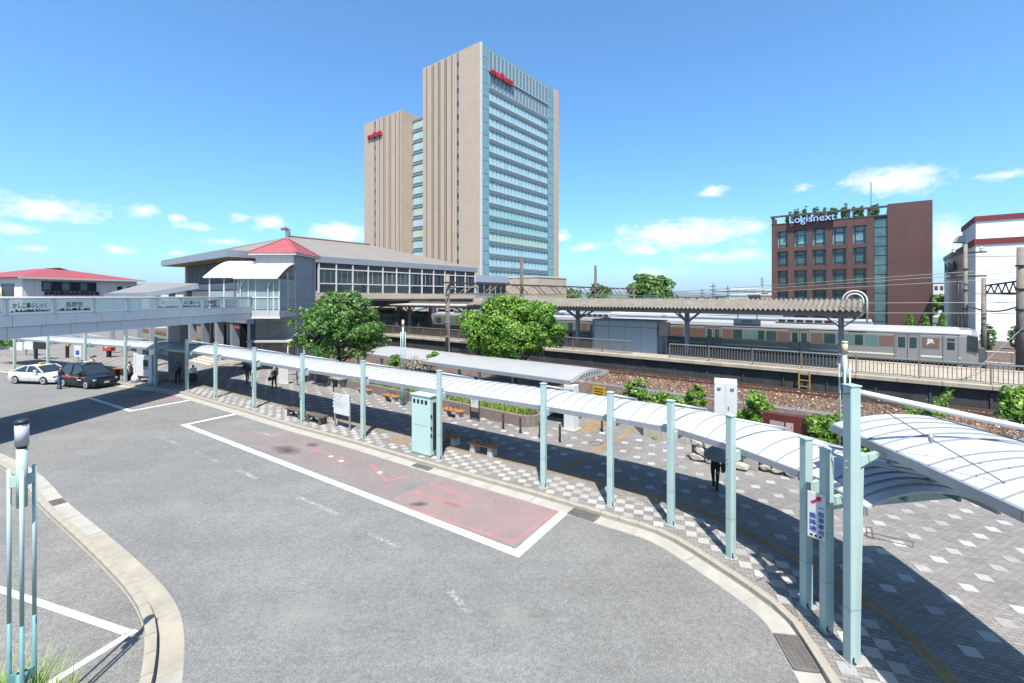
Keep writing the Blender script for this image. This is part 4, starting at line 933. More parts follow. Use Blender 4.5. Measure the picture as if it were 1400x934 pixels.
# fence with climbing green
TFN = 25.6
fn = tthing('wire_fence', 'low wire fence with pale pipe rail along the tracks, overgrown with ivy', 'fence', 0, TFN, .2)
ss = np.arange(-14.5, 9, 2.3)
for s in ss: MB().tube([(s, 0, 0), (s, 0, 1.25)], .035, 8).build('post', silver, fn)
MB().tube([(ss[0], 0, 1.22), (ss[-1], 0, 1.22)], .028, 8).build('rail', silver, fn)
b = MB()
for z in np.arange(.15, 1.2, .15): b.bar((ss[0], 0, z), (ss[-1], 0, z), .008)
for s in np.arange(ss[0], ss[-1], .16): b.bar((s, 0, .05), (s, 0, 1.2), .006)
b.build('mesh', mat('wire_green', (.12, .22, .20), .5, .3), fn)
def shrub(px, py, Y, rx, rz, label, m=leaf_c, n=26, per=70, size=.09, name='shrub', cat='shrub', grp=None, ry=None, low=-.9):
    c = PY(px, py, Y); t = thing(name, label, cat, (c.x, c.y, max(0, c.z - rz)), 0, grp); ry = ry or rx * .8
    P, Nn = crown_pts((0, 0, c.z - t.location.z), (rx, ry, rz), n, per, max(.16, min(rx, rz) * .45), low, .35); leaves('foliage', P, size, m, t, Nn)
    b = MB()
    for k in range(5): a = k * 1.3; b.tube([(.05 * math.cos(a), .05 * math.sin(a), 0), (rx * .3 * math.cos(a), ry * .3 * math.sin(a), rz), (rx * .5 * math.cos(a), ry * .5 * math.sin(a), rz * 1.5)], [.03, .02, .008], 5)
    b.build('stems', bark, t); return t
def yt(px, t): r = (px - 700) / F; return t / (nx * r + ny)
shrub(871, 540, yt(871, 26), .75, 1.0, 'tall ivy clump climbing the end of the track fence', n=30)
shrub(900, 553, yt(900, 25.6), .8, .6, 'low ivy bush on the track fence beside a pale post', n=24); shrub(930, 553, yt(930, 25.3), 1.0, .6, 'spreading ivy bush on the fence left of the relay cabinet', n=26); shrub(950, 545, yt(950, 25.2), .5, .9, 'upright ivy bush beside the white relay cabinet', n=20)
shrub(1034, 563, yt(1034, 25), .75, .8, 'round green bush between relay cabinet and maroon monument', leaf_b, n=26)
shrub(1136, 592, yt(1136, 22.5), .95, .7, 'clipped ivy hedge right beside the maroon monument', n=44, per=90, ry=.7); shrub(1185, 605, yt(1185, 22), 1.1, .7, 'clipped ivy hedge beneath the high canopy', n=44, per=90, ry=.7)
shrub(1165, 560, yt(1165, 27.5), .25, .8, 'thin weed stalk growing by the ballast', leaf_b, n=8, per=40)
shrub(1268, 562, yt(1268, 27.5), .9, .3, 'low green weeds on the ballast beyond the high canopy', leaf_b, n=14, per=50)
shrub(1395, 560, yt(1395, 25), .8, .8, 'dark shrub with arching sprays beside the right-hand track', leaf_b, n=20, per=60); shrub(540, 500, 31.5, .55, .8, 'young bright shrub in the planter behind the lamp column', leaf_b, n=16, per=55); shrub(572, 504, 30.6, .9, .95, 'half-dead twiggy shrub in the planter before the shelter', dry_l, n=20, per=60, size=.05); shrub(590, 492, 31.2, .9, .5, 'green leafy shrub growing behind the twiggy one', leaf_b, n=14, per=50)
shrub(920, 599, yt(920, 22.2), 1.4, .22, 'ground cover plants inside the white planter wall', leaf_b, n=26, per=50, ry=.6, low=-.1)
# guy wires with vine
gw = thing('guy_wire', 'steel guy wire with vine slanting from the platform end down to the ballast', 'guy wire', TF(4, 27, .3)); p, q = PY(1240, 590, 23), PY(1400, 447, 33); gw.location = p
MB().tube([(0, 0, 0), q - p], .022, 6).build('wire', silver, gw); P, Nn = [], []
for k in range(500): f = random.uniform(.15, .42); c = (q - p) * f; P.append(tuple(c + Vector((random.gauss(0, .12), random.gauss(0, .12), random.gauss(0, .12))))); 
leaves('vine', np.array(P), .07, leaf_b, gw)
gw2 = thing('guy_wire', 'bare steel guy wire slanting up past the right-hand ballast', 'guy wire', PY(1335, 565, 26)); p = PY(1335, 565, 26); q = PY(1420, 512, 27); MB().tube([(0, 0, 0), q - p], .022, 6).build('wire', silver, gw2); MB().tube([(0, 0, -1), (0, 0, .05)], .04, 6).build('anchor', silver, gw2)

# ================================================================== OFFICE TOWER
def slot_facade(parent, x0, x1, z1, slots, y=0.0, depth=1.7, m=beige, back=None):
    """wall panels standing proud of dark slots; slots = [(a, b)] in local x"""
    e = x0; slots = [(min(a, (a + b) / 2 - .26), max(b, (a + b) / 2 + .26)) for a, b in slots]
    for a, b in slots + [(x1, x1)]:
        if a > e + .02: B('wall_panel', m, parent, e, a, y, y + depth, 0, z1)
        if b > a: B('slot_glazing', dkgap, parent, a, b, y + .22, y + depth - .02, 0, z1 - .4)
        e = b
S0, T0, TH = PT(578, 300, 102.6)[0], 102.6, PY(648, 58.6, 140).z
tw = tthing('office_tower', 'tall beige office tower with pale blue glazed side and red lettering', 'office tower', S0, T0)
WT = PT(657.5, 300, T0)[0] - S0; DT = PS(763, 300, S0 + WT)[1] - T0
px2x = lambda px: PT(px, 300, T0)[0] - S0
sl = [(px2x(a), px2x(b)) for a, b in ((582.8, 583.6), (590.0, 591.0), (592.3, 593.2), (598.6, 599.6), (600.8, 601.6), (607.4, 608.5), (609.6, 610.4), (617.0, 618.0), (624.2, 627.2))]
slot_facade(tw, 0, WT - .35, TH, sl); B('core', dkgap, tw, .4, WT - 1.0, 1.72, DT - .5, 0, TH - 1.0); B('roof_cap', beige, tw, 0.02, WT - .9, 1.71, DT - .02, TH - 1.6, TH - .3)
B('corner_trim', white_p, tw, WT - .35, WT + .02, -.02, .7, 0, TH - .1)
B('end_fin', beige, tw, WT - 6, WT + .3, DT - 2.6, DT, 0, TH - .2); B('rear_wall', beige, tw, 0, WT - 6.1, DT - .4, DT - .03, 0, TH - .2)
xa, xb = sl[-1]
for k in range(20): B('stair_window', g_slim, tw, xa + .12, xb - .12, .12, .215, 2 + k * 4.2, 4.6 + k * 4.2)
y0 = 1.0; yA, yB, yC = PS(669.5, 200, S0 + WT)[1] - T0, PS(749.5, 200, S0 + WT)[1] - T0, DT - 2.6
B('glass_backing', g_teal, tw, WT - .9, WT - .55, y0 + .72, yC, 0, TH - .05)
for nm, a, b in (('corner_glazing', y0, yA - .1), ('end_glazing', yB + .1, yC)):
    for k in range(21):
        z = 1 + k * 4.0; nn_ = 2
        for j in range(nn_): B(nm, g_teal, tw, WT - .54, WT - .12, a + (b - a) * j / nn_ + .04, a + (b - a) * (j + 1) / nn_ - .04, z, min(z + 3.85, TH - .1))
rows, cols = 16, 17; zt = PS(669.5, 119, S0 + WT)[2]; fh = 4.0; cwid = (yB - yA) / cols
pms = {k: box_mesh('window_pane', m, .2, cwid - .32, 2.65) for k, m in (('a', g_sky), ('b', g_sky2), ('c', g_sky3))}
for r_ in range(rows):
    z = zt - (r_ + 1) * fh; key = 'a'
    if r_ in (9, 10): key = 'b'
    if r_ == 11: key = 'c'
    for c_ in range(cols):
        k2 = key
        if key == 'a' and random.random() < .16: k2 = 'b'
        inst(pms[k2], 'window_pane', (WT - .42, yA + (c_ + .5) * cwid, z + 1.45), parent=tw)
    B('spandrel', glass('spandrel_glass', (.28, .43, .48), .1), tw, WT - .54, WT - .36, yA, yB, z + 2.82, z + 4.0); 
    for zz in (2.84, 3.35, 3.80): B('louvre_rail', mat('facade_rail', (.50, .58, .62), .4, .3), tw, WT - .36, WT - .04, yA, yB, z + zz, z + zz + .20)
for z_, h_ in ((zt + .5, 4.4), (zt + 5.6, 5.8)):
    sm = box_mesh('slim_window', glass('slim_grey_glass', (.22, .30, .34), .1), .2, cwid * .5, h_)
    for c_ in range(cols): inst(sm, 'slim_window', (WT - .34, yA + (c_ + .5) * cwid, z_ + h_ / 2), parent=tw)
    B('top_band', mat('facade_grey_glass', (.46, .58, .62), .2), tw, WT - .54, WT - .4, yA, yB, z_ - .4, z_ + h_ + .25)
B('top_rail', MATS['facade_rail'], tw, WT - .4, WT - .02, yA, yB, zt + 5.0, zt + 5.45); B('top_rail', MATS['facade_rail'], tw, WT - .4, WT - .02, yA, yB, zt - .05, zt + .4)
def wall_text(s, px0, py0, px1, py1, plane, val, m, parent, size, rotz, ext=.25, bold=.05):
    a = plane(px0, py0, val); b = plane(px1, py1, val); return a, b
a = PS(670, 100, S0 + WT); b_ = PS(701, 107, S0 + WT); ln = b_[1] - a[1]
o = text('muRata', 2.9, .2, red_l, parent=tw, loc=(WT + .35, (a[1] + b_[1]) / 2 - T0, (a[2] + b_[2]) / 2 - .6), rot=(R(90), 0, R(90)), bold=.12); o.scale.x = ln / max(o.dimensions.x, .1) * o.scale.x
# annex
SA0, SA1 = PT(498, 300, 103.6)[0], PT(548, 300, 103.6)[0]; TZ = PT(548, 150, 103.6)[2]
an = tthing('office_annex', 'lower beige office block with dark slots joined to the tower by a glazed link', 'office tower', SA0, 103.6)
WA = SA1 - SA0; pxa = lambda px: PT(px, 300, 103.6)[0] - SA0
sl = [(pxa(a), pxa(b)) for a, b in ((511.4, 513.6), (518.3, 519.1), (523.6, 524.3), (525.8, 526.5), (531.3, 532.2), (533.5, 534.2), (540.2, 541.2), (545.2, 546.0))]
slot_facade(an, 0, WA, TZ, sl); B('core', dkgap, an, .4, WA - .02, 1.72, 16, 0, TZ - .8); B('side_wall', beige, an, WA - .6, WA + .01, 1.71, 16, 0, TZ - .02)
xa, xb = sl[0]
for k in range(17): B('stair_window', g_slim, an, xa + .12, xb - .12, .12, .215, 2 + k * 4.2, 4.6 + k * 4.2)
LZ = TZ - 2.2; lx1 = S0 - SA0
B('link_core', g_teal, an, WA + .01, lx1 + 1.5, 5.6, 14, 0, LZ)
n_r = int(LZ / 4)
for r_ in range(n_r):
    z = LZ - (r_ + 1) * 4.0
    for c_ in range(3): B('link_pane', g_sky if random.random() < .75 else g_sky3, an, WA + .3 + c_ * (lx1 - WA - .3) / 3 + .1, WA + .3 + (c_ + 1) * (lx1 - WA - .3) / 3 - .1, 5.4, 5.65, z + .3, z + 3.0)
    B('link_rail', MATS['facade_rail'], an, WA + .02, lx1, 5.2, 5.5, z + 3.15, z + 3.4); B('link_rail', g_slim, an, WA + .02, lx1, 5.3, 5.55, z + 3.45, z + 3.9)
a = PT(504, 187, 103.6); b_ = PT(523, 187, 103.6)
o = text('muRata', 2.9, .2, red_l, parent=an, loc=((a[0] + b_[0]) / 2 - SA0, -.4, a[2] - .3), rot=(R(90), 0, 0), bold=.1); o.scale.x = (b_[0] - a[0]) / max(o.dimensions.x, .1) * o.scale.x
# cream block at the foot of the tower
s0, s1 = PT(678, 390, 82)[0], PT(735, 390, 82)[0]; z1 = PT(706, 380, 82)[2]
cbk = tthing('cream_block', 'low cream block with brown stripe at the foot of the tower', 'building', s0, 82); w = s1 - s0
B('wall', beige2, cbk, 0, w, 0, 12, 0, z1); B('parapet', white_p, cbk, -.1, w + .1, -.1, 12, z1, z1 + .3); B('stripe', beige, cbk, w * .44, w * .52, -.06, .1, 0, z1 - .1); B('window', g_dark, cbk, w * .18, w * .23, -.04, .1, z1 - 3.6, z1 - 1.6); B('window', g_dark, cbk, w * .28, w * .34, -.04, .1, z1 - 1.5, z1 - .9)

# ================================================================== BROWN OFFICE BUILDING
TL = 100.0; SL0 = PT(1055, 350, TL)[0]; SL1 = PT(1275, 350, TL)[0]; SLm = PT(1213, 350, TL)[0]
lb = tthing('brown_office', 'brown tiled office building with square windows and planted roof terrace', 'office building', SL0, TL)
lx = lambda px: PT(px, 350, TL)[0] - SL0
zz = lambda px, py: PT(px, py, TL)[2]
ztop = zz(1275, 273); zf = zz(1055, 309); ztf = zz(1213, 280)
colx = [(lx(a), lx(b)) for a, b in ((1062.9, 1077.6), (1085.7, 1103.6), (1110.8, 1129.8), (1137.9, 1157.6), (1166, 1185))]
rowz = [(zz(1070, b), zz(1070, a)) for a, b in ((316.5, 338.8), (344, 364.8), (370.5, 391), (397, 417.5))]; rowz.append((rowz[-1][0] - 3.9, rowz[-1][1] - 3.9))
xs0, xs1 = lx(1194.8), lx(1213.3)
piers = [0] + [v for c in colx for v in c] + [xs0]
for i in range(0, len(piers), 2): B('pier', brown_t, lb, piers[i], piers[i + 1], 0, .8, 0, zf - .02)
for i, (xa, xb) in enumerate(colx):
    zb = zf - .02
    for (z0, z1) in rowz: B('spandrel', brown_t, lb, xa + .002, xb - .002, .06, .7, z1, zb); zb = z0
    B('spandrel', brown_t, lb, xa + .002, xb - .002, .06, .7, 0, zb)
    for j, (z0, z1) in enumerate(rowz):
        ga = glass('office_glass_top', (.20, .36, .38), .08, 0, .4, .5) if j == 0 else glass('office_glass', (.06, .12, .14), .06, 0, .5, .4)
        wdw = B('window', ga, lb, xa, xb, .62, .78, z0, z1); cx = (xa + xb) / 2; hw = (xb - xa) / 2
        b = MB()
        for f in (-.62, .62): b.box(cx + f * hw - .06, cx + f * hw + .06, .5, .61, z0, z1)
        for f in (.0, .97): b.box(xa + .02, xb - .02, .5, .612, z0 + f * (z1 - z0), z0 + f * (z1 - z0) + .08)
        b.box(cx - .62 * hw, cx + .62 * hw, .5, .61, z0 + .68 * (z1 - z0), z0 + .68 * (z1 - z0) + .1); b.box(cx - .62 * hw, cx + .62 * hw, .5, .608, z0 + .15 * (z1 - z0), z0 + .15 * (z1 - z0) + .08)
        b.build('frame', dark, wdw)
B('body', brown_t, lb, 0, lx(1275), .85, 22, 0, zf - .6); B('stair_tower_wall', brown_t, lb, xs1, lx(1275), 0, 20, 0, ztop)
nst = 12
for k in range(nst):
    z0 = 1 + (zf - 1.2) * k / nst; B('stair_glass', glass('stair_glass', (.10, .19, .20), .05, 0, .5, .3), lb, xs0 + .05, xs1 - .05, .3, .8, z0 + .05, 1 + (zf - 1.2) * (k + 1) / nst - .06)
B('stair_back', dkgap, lb, xs0, xs1, .8, .84, 0, zf)
B('roof_frame_beam', mat('roof_steel', (.09, .075, .07), .5), lb, -.2, xs1, -.15, .35, ztf - .42, ztf - .1)
B('parapet', brown_t, lb, 0, xs1, .05, .75, zf, zf + .12); B('terrace_band', MATS['roof_steel'], lb, -.1, xs1 - .02, .0, .6, zf + .13, zf + .32)
for px in (1057, 1106, 1133, 1160, 1188): x = lx(px); B('roof_post', MATS['roof_steel'], lb, x - .25, x + .25, .0, .5, zf + .33, ztf - .43)
B('corner_post', MATS['roof_steel'], lb, -.19, .4, 3, 3.5, zf, ztf - .3)
B('roof_deck', conc, lb, 0, xs1, .9, 20, zf - .55, zf - .1); B('rear_parapet', MATS['roof_steel'], lb, 0, xs1, 19, 19.4, zf - .1, zf + .3)
o = text('Logisnext', 2.6, .15, blue_l, parent=lb, loc=((lx(1079) + lx(1142)) / 2, -.42, zz(1110, 299.5)), bold=.05); sc = (lx(1142) - lx(1079)) / o.dimensions.x; o.scale = (sc, sc, 1)
o2 = text('Logisnext', 2.6, .16, mat('pale_blue_letter', (.52, .66, .95), .4), parent=lb, loc=((lx(1079) + lx(1142)) / 2, -.60, zz(1110, 299.5)), bold=.0); o2.scale = (sc, sc, 1)
MB().tube([(lx(1190.5), 6, zf), (lx(1190.5), 6, zz(1190, 240))], .09, 6).build('lightning_rod', silver, lb)
for i, px in enumerate([1076, 1081, 1087, 1091, 1098, 1101, 1113, 1117, 1122, 1127, 1137, 1143, 1152, 1156, 1168, 1173, 1178, 1194, 1199]):
    p = TF(*[PT(px, 300, TL + 3.5)[0], TL + 3.5 + random.uniform(-.6, .6)], zf); hgt = (ztf - zf) * random.uniform(1.4, 1.95)
    t = thing('terrace_tree', 'slim dark green tree on the roof terrace of the brown office', 'tree', p, 0, 'trees on the roof terrace'); P, Nn = crown_pts((0, 0, hgt * .55), (.30, .30, hgt * .44), 26, 40, .26, -.95, .3); leaves('crown', P, .11, leaf_a, t, Nn); MB().tube([(0, 0, 0), (0, 0, hgt * .8)], [.08, .03], 6).build('trunk', bark, t)

# ================================================================== WHITE INDUSTRIAL BUILDING ON THE RIGHT
TW = 90.0; SW0 = PT(1334, 350, TW)[0]; wb = tthing('white_factory', 'white industrial building with two dark red roof bands', 'building', SW0, TW)
zl = PT(1334, 327, TW)[2]; zu = PT(1334, 296, TW)[2]; D1 = PS(1291, 350, SW0)[1] - TW; D2 = PS(1315.5, 350, SW0)[1] - TW
fw = mat('factory_white', (1.28, 1.34, 1.31), .6, 0, .02, .1); rb = mat('dark_red_band', (.26, .03, .028), .5)
B('lower_wall', fw, wb, 0, 40, 0, D1, 0, zl - .8); B('lower_band', rb, wb, -.15, 40, -.15, D1 + .1, zl - .8, zl); B('upper_wall', fw, wb, .02, 40, .02, D2, zl, zu - .7); B('upper_band', rb, wb, -.13, 40, -.13, D2 + .1, zu - .7, zu)
b = MB(); b.prism([(5.6, 0, zl + 1.0), (5.6, -1.2, zl + .9), (5.6, -.9, zl + 1.7), (5.6, 0, zl + 1.9)], (2.2, 0, 0)); b.build('vent_hood', white_p, wb, fix=True)
b = MB(); b.prism([(0, D2 - 3, zl + .5), (-1.2, D2 - 3, zl + .6), (-.8, D2 - 3, zl + 1.5), (0, D2 - 3, zl + 1.6)], (0, 2.2, 0)); b.build('vent_hood', white_p, wb, fix=True)
for k in range(3):
    B('side_window', g_dark, wb, -.04, .1, 8 + k * 4, 8.7 + k * 4, zl - 7.6, zl - 5.8); B('side_window', g_dark, wb, -.04, .1, 8 + k * 4, 8.7 + k * 4, zl - 13, zl - 11.2)
text('Logisnext', 2.4, .1, black_l, parent=wb, loc=(-.35, D1 * .66, zl - 2.6), rot=(R(90), 0, R(-90)), bold=.06).scale = (1.5, 1, 1)
B('sill_line', black_l, wb, -.1, .05, D1 * .52, D1 * .86, zl - 4.6, zl - 4.2)
# two topiary columns and fence in front
for px in (1351, 1389):
    c = PY(px, 470, 52); t = thing('topiary', ('clipped cylindrical evergreen beside the shorter concrete pole of the truss' if px < 1370 else 'clipped cylindrical evergreen beside the thick concrete pole of the truss'), 'shrub', (c.x, c.y, .8), 0, 'cylindrical evergreens by the factory')
    zt_ = PY(px, 445, 52).z - .8; P, Nn = crown_pts((0, 0, zt_ * .5), (.6, .6, zt_ * .5), 130, 40, .16, -1, .85); leaves('crown', P, .06, leaf_a, t, Nn); MB().tube([(0, 0, 0), (0, 0, zt_ * .8)], .12, 6).build('trunk', bark, t)
for px in (1244, 1265, 1288):
    c = PY(px, 442, 62); t = thing('conifer', {1244: 'small pointed conifer before the blank brick wall, nearest the stair glazing', 1265: 'small pointed conifer between two others before the brown office', 1288: 'small pointed conifer nearest the white industrial building'}[px], 'tree', (c.x, c.y, .8), 0, 'pointed conifers by the brown office'); zt_ = PY(px, 428, 62).z - .8
    P = []
    for _ in range(900): h = random.random() ** 1.0; a = random.uniform(0, 6.28); r = .75 * (1 - h) ** .7 * random.uniform(.6, 1) + .05; P.append((r * math.cos(a), r * math.sin(a), zt_ * (.1 + .9 * h)))
    leaves('crown', np.array(P), .14, leaf_b, t); MB().tube([(0, 0, 0), (0, 0, zt_ * .7)], .1, 6).build('trunk', bark, t)
s0, s1 = PT(1338, 460, 50)[0], PT(1402, 460, 50)[0]
yf = tthing('yard_fence', 'pale pipe fence between the tracks and the white industrial building', 'fence', s0, 49, .8)
for k in range(9): MB().tube([(k * 1.6, 0, 0), (k * 1.6, 0, 1.9)], .04, 6).build('post', silver, yf)
for z in (.3, 1.1, 1.9): MB().tube([(0, 0, z), (12.8, 0, z)], .03, 6).build('rail', silver, yf)
# distant car park, white flats
def far_box(name, px0, px1, py0, Y, dep, m, label, cat='building', floors=0, winm=g_dark, z0=0):
    a, b = PY(px0, py0, Y), PY(px1, py0, Y); w = b.x - a.x; h = a.z
    t = thing(name, label, cat, (a.x, Y, z0)); B('wall', m, t, 0, w, 0, dep, 0, h)
    for k in range(floors):
        z = h - 1.0 - k * 3.0
        if z < 2: break
        n = max(2, int(w / 3.2))
        for j in range(n): B('window', winm, t, w * (j + .2) / n, w * (j + .8) / n, -.05, .05, z - 1.4, z)
    B('roof_edge', white_p if m is not white_p else conc, t, -.2, w + .2, -.2, dep + .2, h, h + .35); return t
far_box('apartment_block', 1276, 1291, 387, 150, 10, wall_w, 'pale apartment block in the gap beside the brown office', floors=5)
pk_ = thing('parking_deck', 'far multi-level parking deck with pale horizontal rails', 'parking deck', (*PY(997, 400, 230)[:2], 0)); wpk = PY(1056, 400, 230).x - PY(997, 400, 230).x; zk = PY(997, 394, 230).z
for k in range(5): B('deck_band', white_p, pk_, 0, wpk + 6, 0, .4, zk - .8 - k * 2.6, zk - k * 2.6); B('deck', conc, pk_, 0, wpk + 6, .5, 20, zk - 1.9 - k * 2.6, zk - 1.4 - k * 2.6)
for k in range(6): B('column', conc, pk_, k * wpk / 5, k * wpk / 5 + .6, .05, .35, 0, zk - .1)
far_box('pink_shed', 1040, 1057, 404, 150, 8, mat('pink_wall', (.42, .25, .23), .7), 'small pink shed roof behind the platform canopy')
far_box('grey_depot', 770, 1085, 430.5, 72, 14, mat('lilac_grey_wall', (.40, .39, .43), .7), 'long low grey depot behind the standing train')
# the row of low houses and trees on the skyline
for i, (px, py, Y, w) in enumerate(((205, 387, 95, 14), (455, 399, 160, 12), (-20, 400, 110, 16), (960, 403, 300, 30), (1190, 404, 190, 20), (850, 404, 260, 26), (760, 404, 240, 20))):
    c = PY(px, py, Y); t = thing('distant_house', ['grey roofed house behind the red roofed bicycle hall', 'low house glimpsed beside the station roof', 'pale house beyond the footbridge', 'tiny far house beneath the blue hills', 'low far house behind the brown office', 'far roof seen through the gantry', 'far roof at the foot of the tower'][i], 'house', (c.x - w / 2, Y, 0)); hw = c.z - 1.5
    B('wall', wall_w, t, 0, w, 0, 8, 0, hw); MB().prism([(-.4, -.5, hw), (-.4, 8.5, hw), (-.4, 4, c.z)], (w + .8, 0, 0)).build('roof', mat('grey_tile_roof', (.16, .16, .17), .7), t, fix=True)
    for k in range(4): B('window', g_dark, t, w * (.12 + .22 * k), w * (.22 + .22 * k), -.04, .04, hw - 1.8, hw - .6)
def far_tree(px, py_top, Y, rx, label, m=leaf_a, n=70, per=60, size=.45):
    zt_ = PY(px, py_top, Y).z; t = thing('far_tree', label, 'tree', ((px - 700) / F * Y, Y, 0)); P, Nn = crown_pts((0, 0, zt_ * .58), (rx, rx, zt_ * .42), n, per, rx * .3, -.6, .5); leaves('crown', P, size, m, t, Nn); MB().tube([(0, 0, 0), (0, 0, zt_ * .6)], [.4, .2], 8).build('trunk', bark, t)
far_tree(888, 376, 92, 4.2, 'round dark green tree rising above the platform canopy', leaf_a, 120, 70, .35)
for px, py, Y, rx, lab in ((740, 393, 130, 4, 'tree behind the gantry at the foot of the tower'), (778, 394, 140, 3.5, 'dark tree seen through the gantry truss'), (820, 391, 150, 4, 'tree behind the slim gantry pole'), (1290, 405, 120, 5, 'tree in the gap beside the brown office'), (1045, 403, 210, 5, 'low tree before the parking deck'), (22, 452, 62, 4, 'tree glimpsed under the footbridge')): far_tree(px, py, Y, rx, lab, leaf_a, 40, 50, .5)
for px, Y, lab in ((960, 240, 'far lamp mast beside the parking deck'), (975, 180, 'far utility pole with transformer before the blue hills'), (1042, 260, 'far radio mast above the parking deck'), (995, 200, 'thin far pole beside the parking deck')):
    zt_ = PY(px, {960: 395, 975: 388, 1042: 379, 995: 391}[px], Y).z; t = thing('far_pole', lab, 'pole', ((px - 700) / F * Y, Y, 0)); MB().tube([(0, 0, 0), (0, 0, zt_)], .22, 6).build('shaft', pole_c, t)
    for k in range(3): B('cross_arm', dark, t, -1.2, 1.2, -.1, .1, zt_ - 1.2 - k * 1.5, zt_ - .95 - k * 1.5)
# hills round the horizon
b = MB(); P = []
for a in np.linspace(-R(100), R(100), 240):
    e = .7 * 150 + .62 * 60 * math.sin(a * 9 + 1) + 25 * math.sin(a * 23) + 15 * math.sin(a * 51 + 2) + 8 * math.sin(a * 113); r0 = 7000
    P.append([(r * math.sin(a), r * math.cos(a), z) for r, z in ((r0, -2), (r0 + 900, max(20, e) * .55), (r0 + 1700, max(30, e)), (r0 + 3200, -2))])
b.grid(P); b.build('hills', mat('forest_hills', (.08, .13, .07), .95, 0, .3, .002), smooth=True, fix=True)['kind'] = 'structure'

# ================================================================== STATION
st = tthing('station_hall', 'station hall with broad grey hipped roof and glazed concourse over the tracks', 'station', -50, 17.6)
ze, zr = 10.75, 14.8; hs, ht = 22.0, 36.0
ridge = [(-11, 11.4, zr), (-11, 23.5, zr)]
E = [(-hs, 0, ze + .7), (0, 0, ze + .7), (0, ht, ze + .7), (-hs, ht, ze + .7)]
b = MB(); b.add([E[0], E[1], ridge[0]], [(0, 1, 2)]); b.add([E[1], E[2], ridge[1], ridge[0]], [(0, 1, 2, 3)]); b.add([E[2], E[3], ridge[1]], [(0, 1, 2)]); b.add([E[3], E[0], ridge[0], ridge[1]], [(0, 1, 2, 3)])
rf = b.build('roof', roof_g, st, fix=True)
b = MB()
for k in range(1, 48):                                    # standing seams on the track-side and end slopes
    t = ht * k / 48; f = min(1, t / 11.4, (ht - t) / (ht - 23.5)); b.bar((0, t, ze + .72), (-11 * f, t if 11.4 < t < 23.5 else t, ze + .72 + (zr - ze - .7) * f), .05, .05)
for k in range(1, 30):
    s = -hs * k / 30; f = min(1, -s / 11, (hs + s) / 11); b.bar((s, 0, ze + .72), (s, 11.4 * f, ze + .72 + (zr - ze - .7) * f), .05, .05)
b.build('seam', mat('roof_seam', (.40, .36, .32), .5), rf)
b = MB(); b.bar((-11, 11.4, zr + .05), (-11, 23.5, zr + .05), .4, .2); b.build('ridge_cap', mat('ridge_red', (.30, .10, .08), .6), rf)
b = MB(); b.tube([(-11, 11.0, zr), (-11, 11.0, zr + .9), (-11, 10.6, zr + 1.1), (-11, 10.2, zr + .9)], [.35, .3, .28, .2], 8); b.build('finial', mat('verdigris', (.20, .26, .22), .7), rf)
fc = mat('fascia_metal', (.40, .44, .50), .4, .3, .06, .8)
for i, (p, q) in enumerate(zip(E, E[1:] + E[:1])): MB().bar(Vector(p) - Vector((0, 0, .33)), Vector(q) - Vector((0, 0, .33)), .12, .7).build('fascia', fc, rf)
MB().box(-hs + .1, -.1, .1, ht - .1, ze - .02, ze + .25).build('soffit', mat('timber_soffit', (.42, .27, .13), .7), st)
# upper hall walls
B('upper_wall', g_dark, st, -hs + 2.2, -1.6, 2.2, ht - 2, 7.5, ze - .03)
B('wall_pier', wall_b, st, -hs + 2.0, -hs + 2.6, 2.0, 2.6, 6.5, ze - .02); B('wall_pier', wall_b, st, -2.2, -1.55, 2.0, 2.6, 6.5, ze - .02)
for k in range(26): B('louvre', MATS['facade_rail'] if k % 2 else silver, st, -hs + 3.0 + k * .7, -hs + 3.08 + k * .7, 2.05, 2.19, 8.4, ze - .1)
B('sill_band', wall_g2, st, -hs + 2.6, -2.2, 2.02, 2.19, 7.6, 8.3)
# glazed concourse on the track side
nb_ = 12; tb0, tb1 = 9.4, 35.5; bw = (tb1 - tb0) / nb_
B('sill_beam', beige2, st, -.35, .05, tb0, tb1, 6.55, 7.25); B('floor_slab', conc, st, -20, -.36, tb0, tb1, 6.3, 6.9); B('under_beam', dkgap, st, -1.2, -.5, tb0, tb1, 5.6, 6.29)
for k in range(nb_ + 1): B('mullion', white_p, st, -.25, 0.0, tb0 + k * bw - .07, tb0 + k * bw + .07, 7.25, ze - .02)
for k in range(nb_):
    a, c = tb0 + k * bw + .08, tb0 + (k + 1) * bw - .08
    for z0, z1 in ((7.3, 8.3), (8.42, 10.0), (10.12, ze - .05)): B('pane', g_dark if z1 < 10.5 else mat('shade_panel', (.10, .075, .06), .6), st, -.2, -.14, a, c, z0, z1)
    B('transom', white_p, st, -.22, -.05, a, c, 8.3, 8.42); B('transom', white_p, st, -.22, -.05, a, c, 10.0, 10.12)
    for j in range(2): B('sash', wall_g2 if random.random() < .4 else g_slim, st, -.135, -.10, a + (c - a) * (.3 + .4 * j) - .03, a + (c - a) * (.3 + .4 * j) + .03, 8.43, 9.98)
for t in (11, 27, 34): B('column', wall_g, st, -1.4, -.7, t, t + .7, 0, 5.6); B('column', wall_g, st, -9, -8.3, t, t + .7, 0, 6.3)
B('extension', wall_g, st, -18, .3, 35.6, 43, 6.6, 9.2); B('extension_parapet', mat('pale_blue_parapet', (.42, .48, .58), .5), st, -18, .5, 35.55, 43.2, 9.2, 10.3); 
for k in range(5): B('extension_window', g_dark, st, .28, .36, 36.0 + k * 1.4, 37.1 + k * 1.4, 7.2, 9.0)
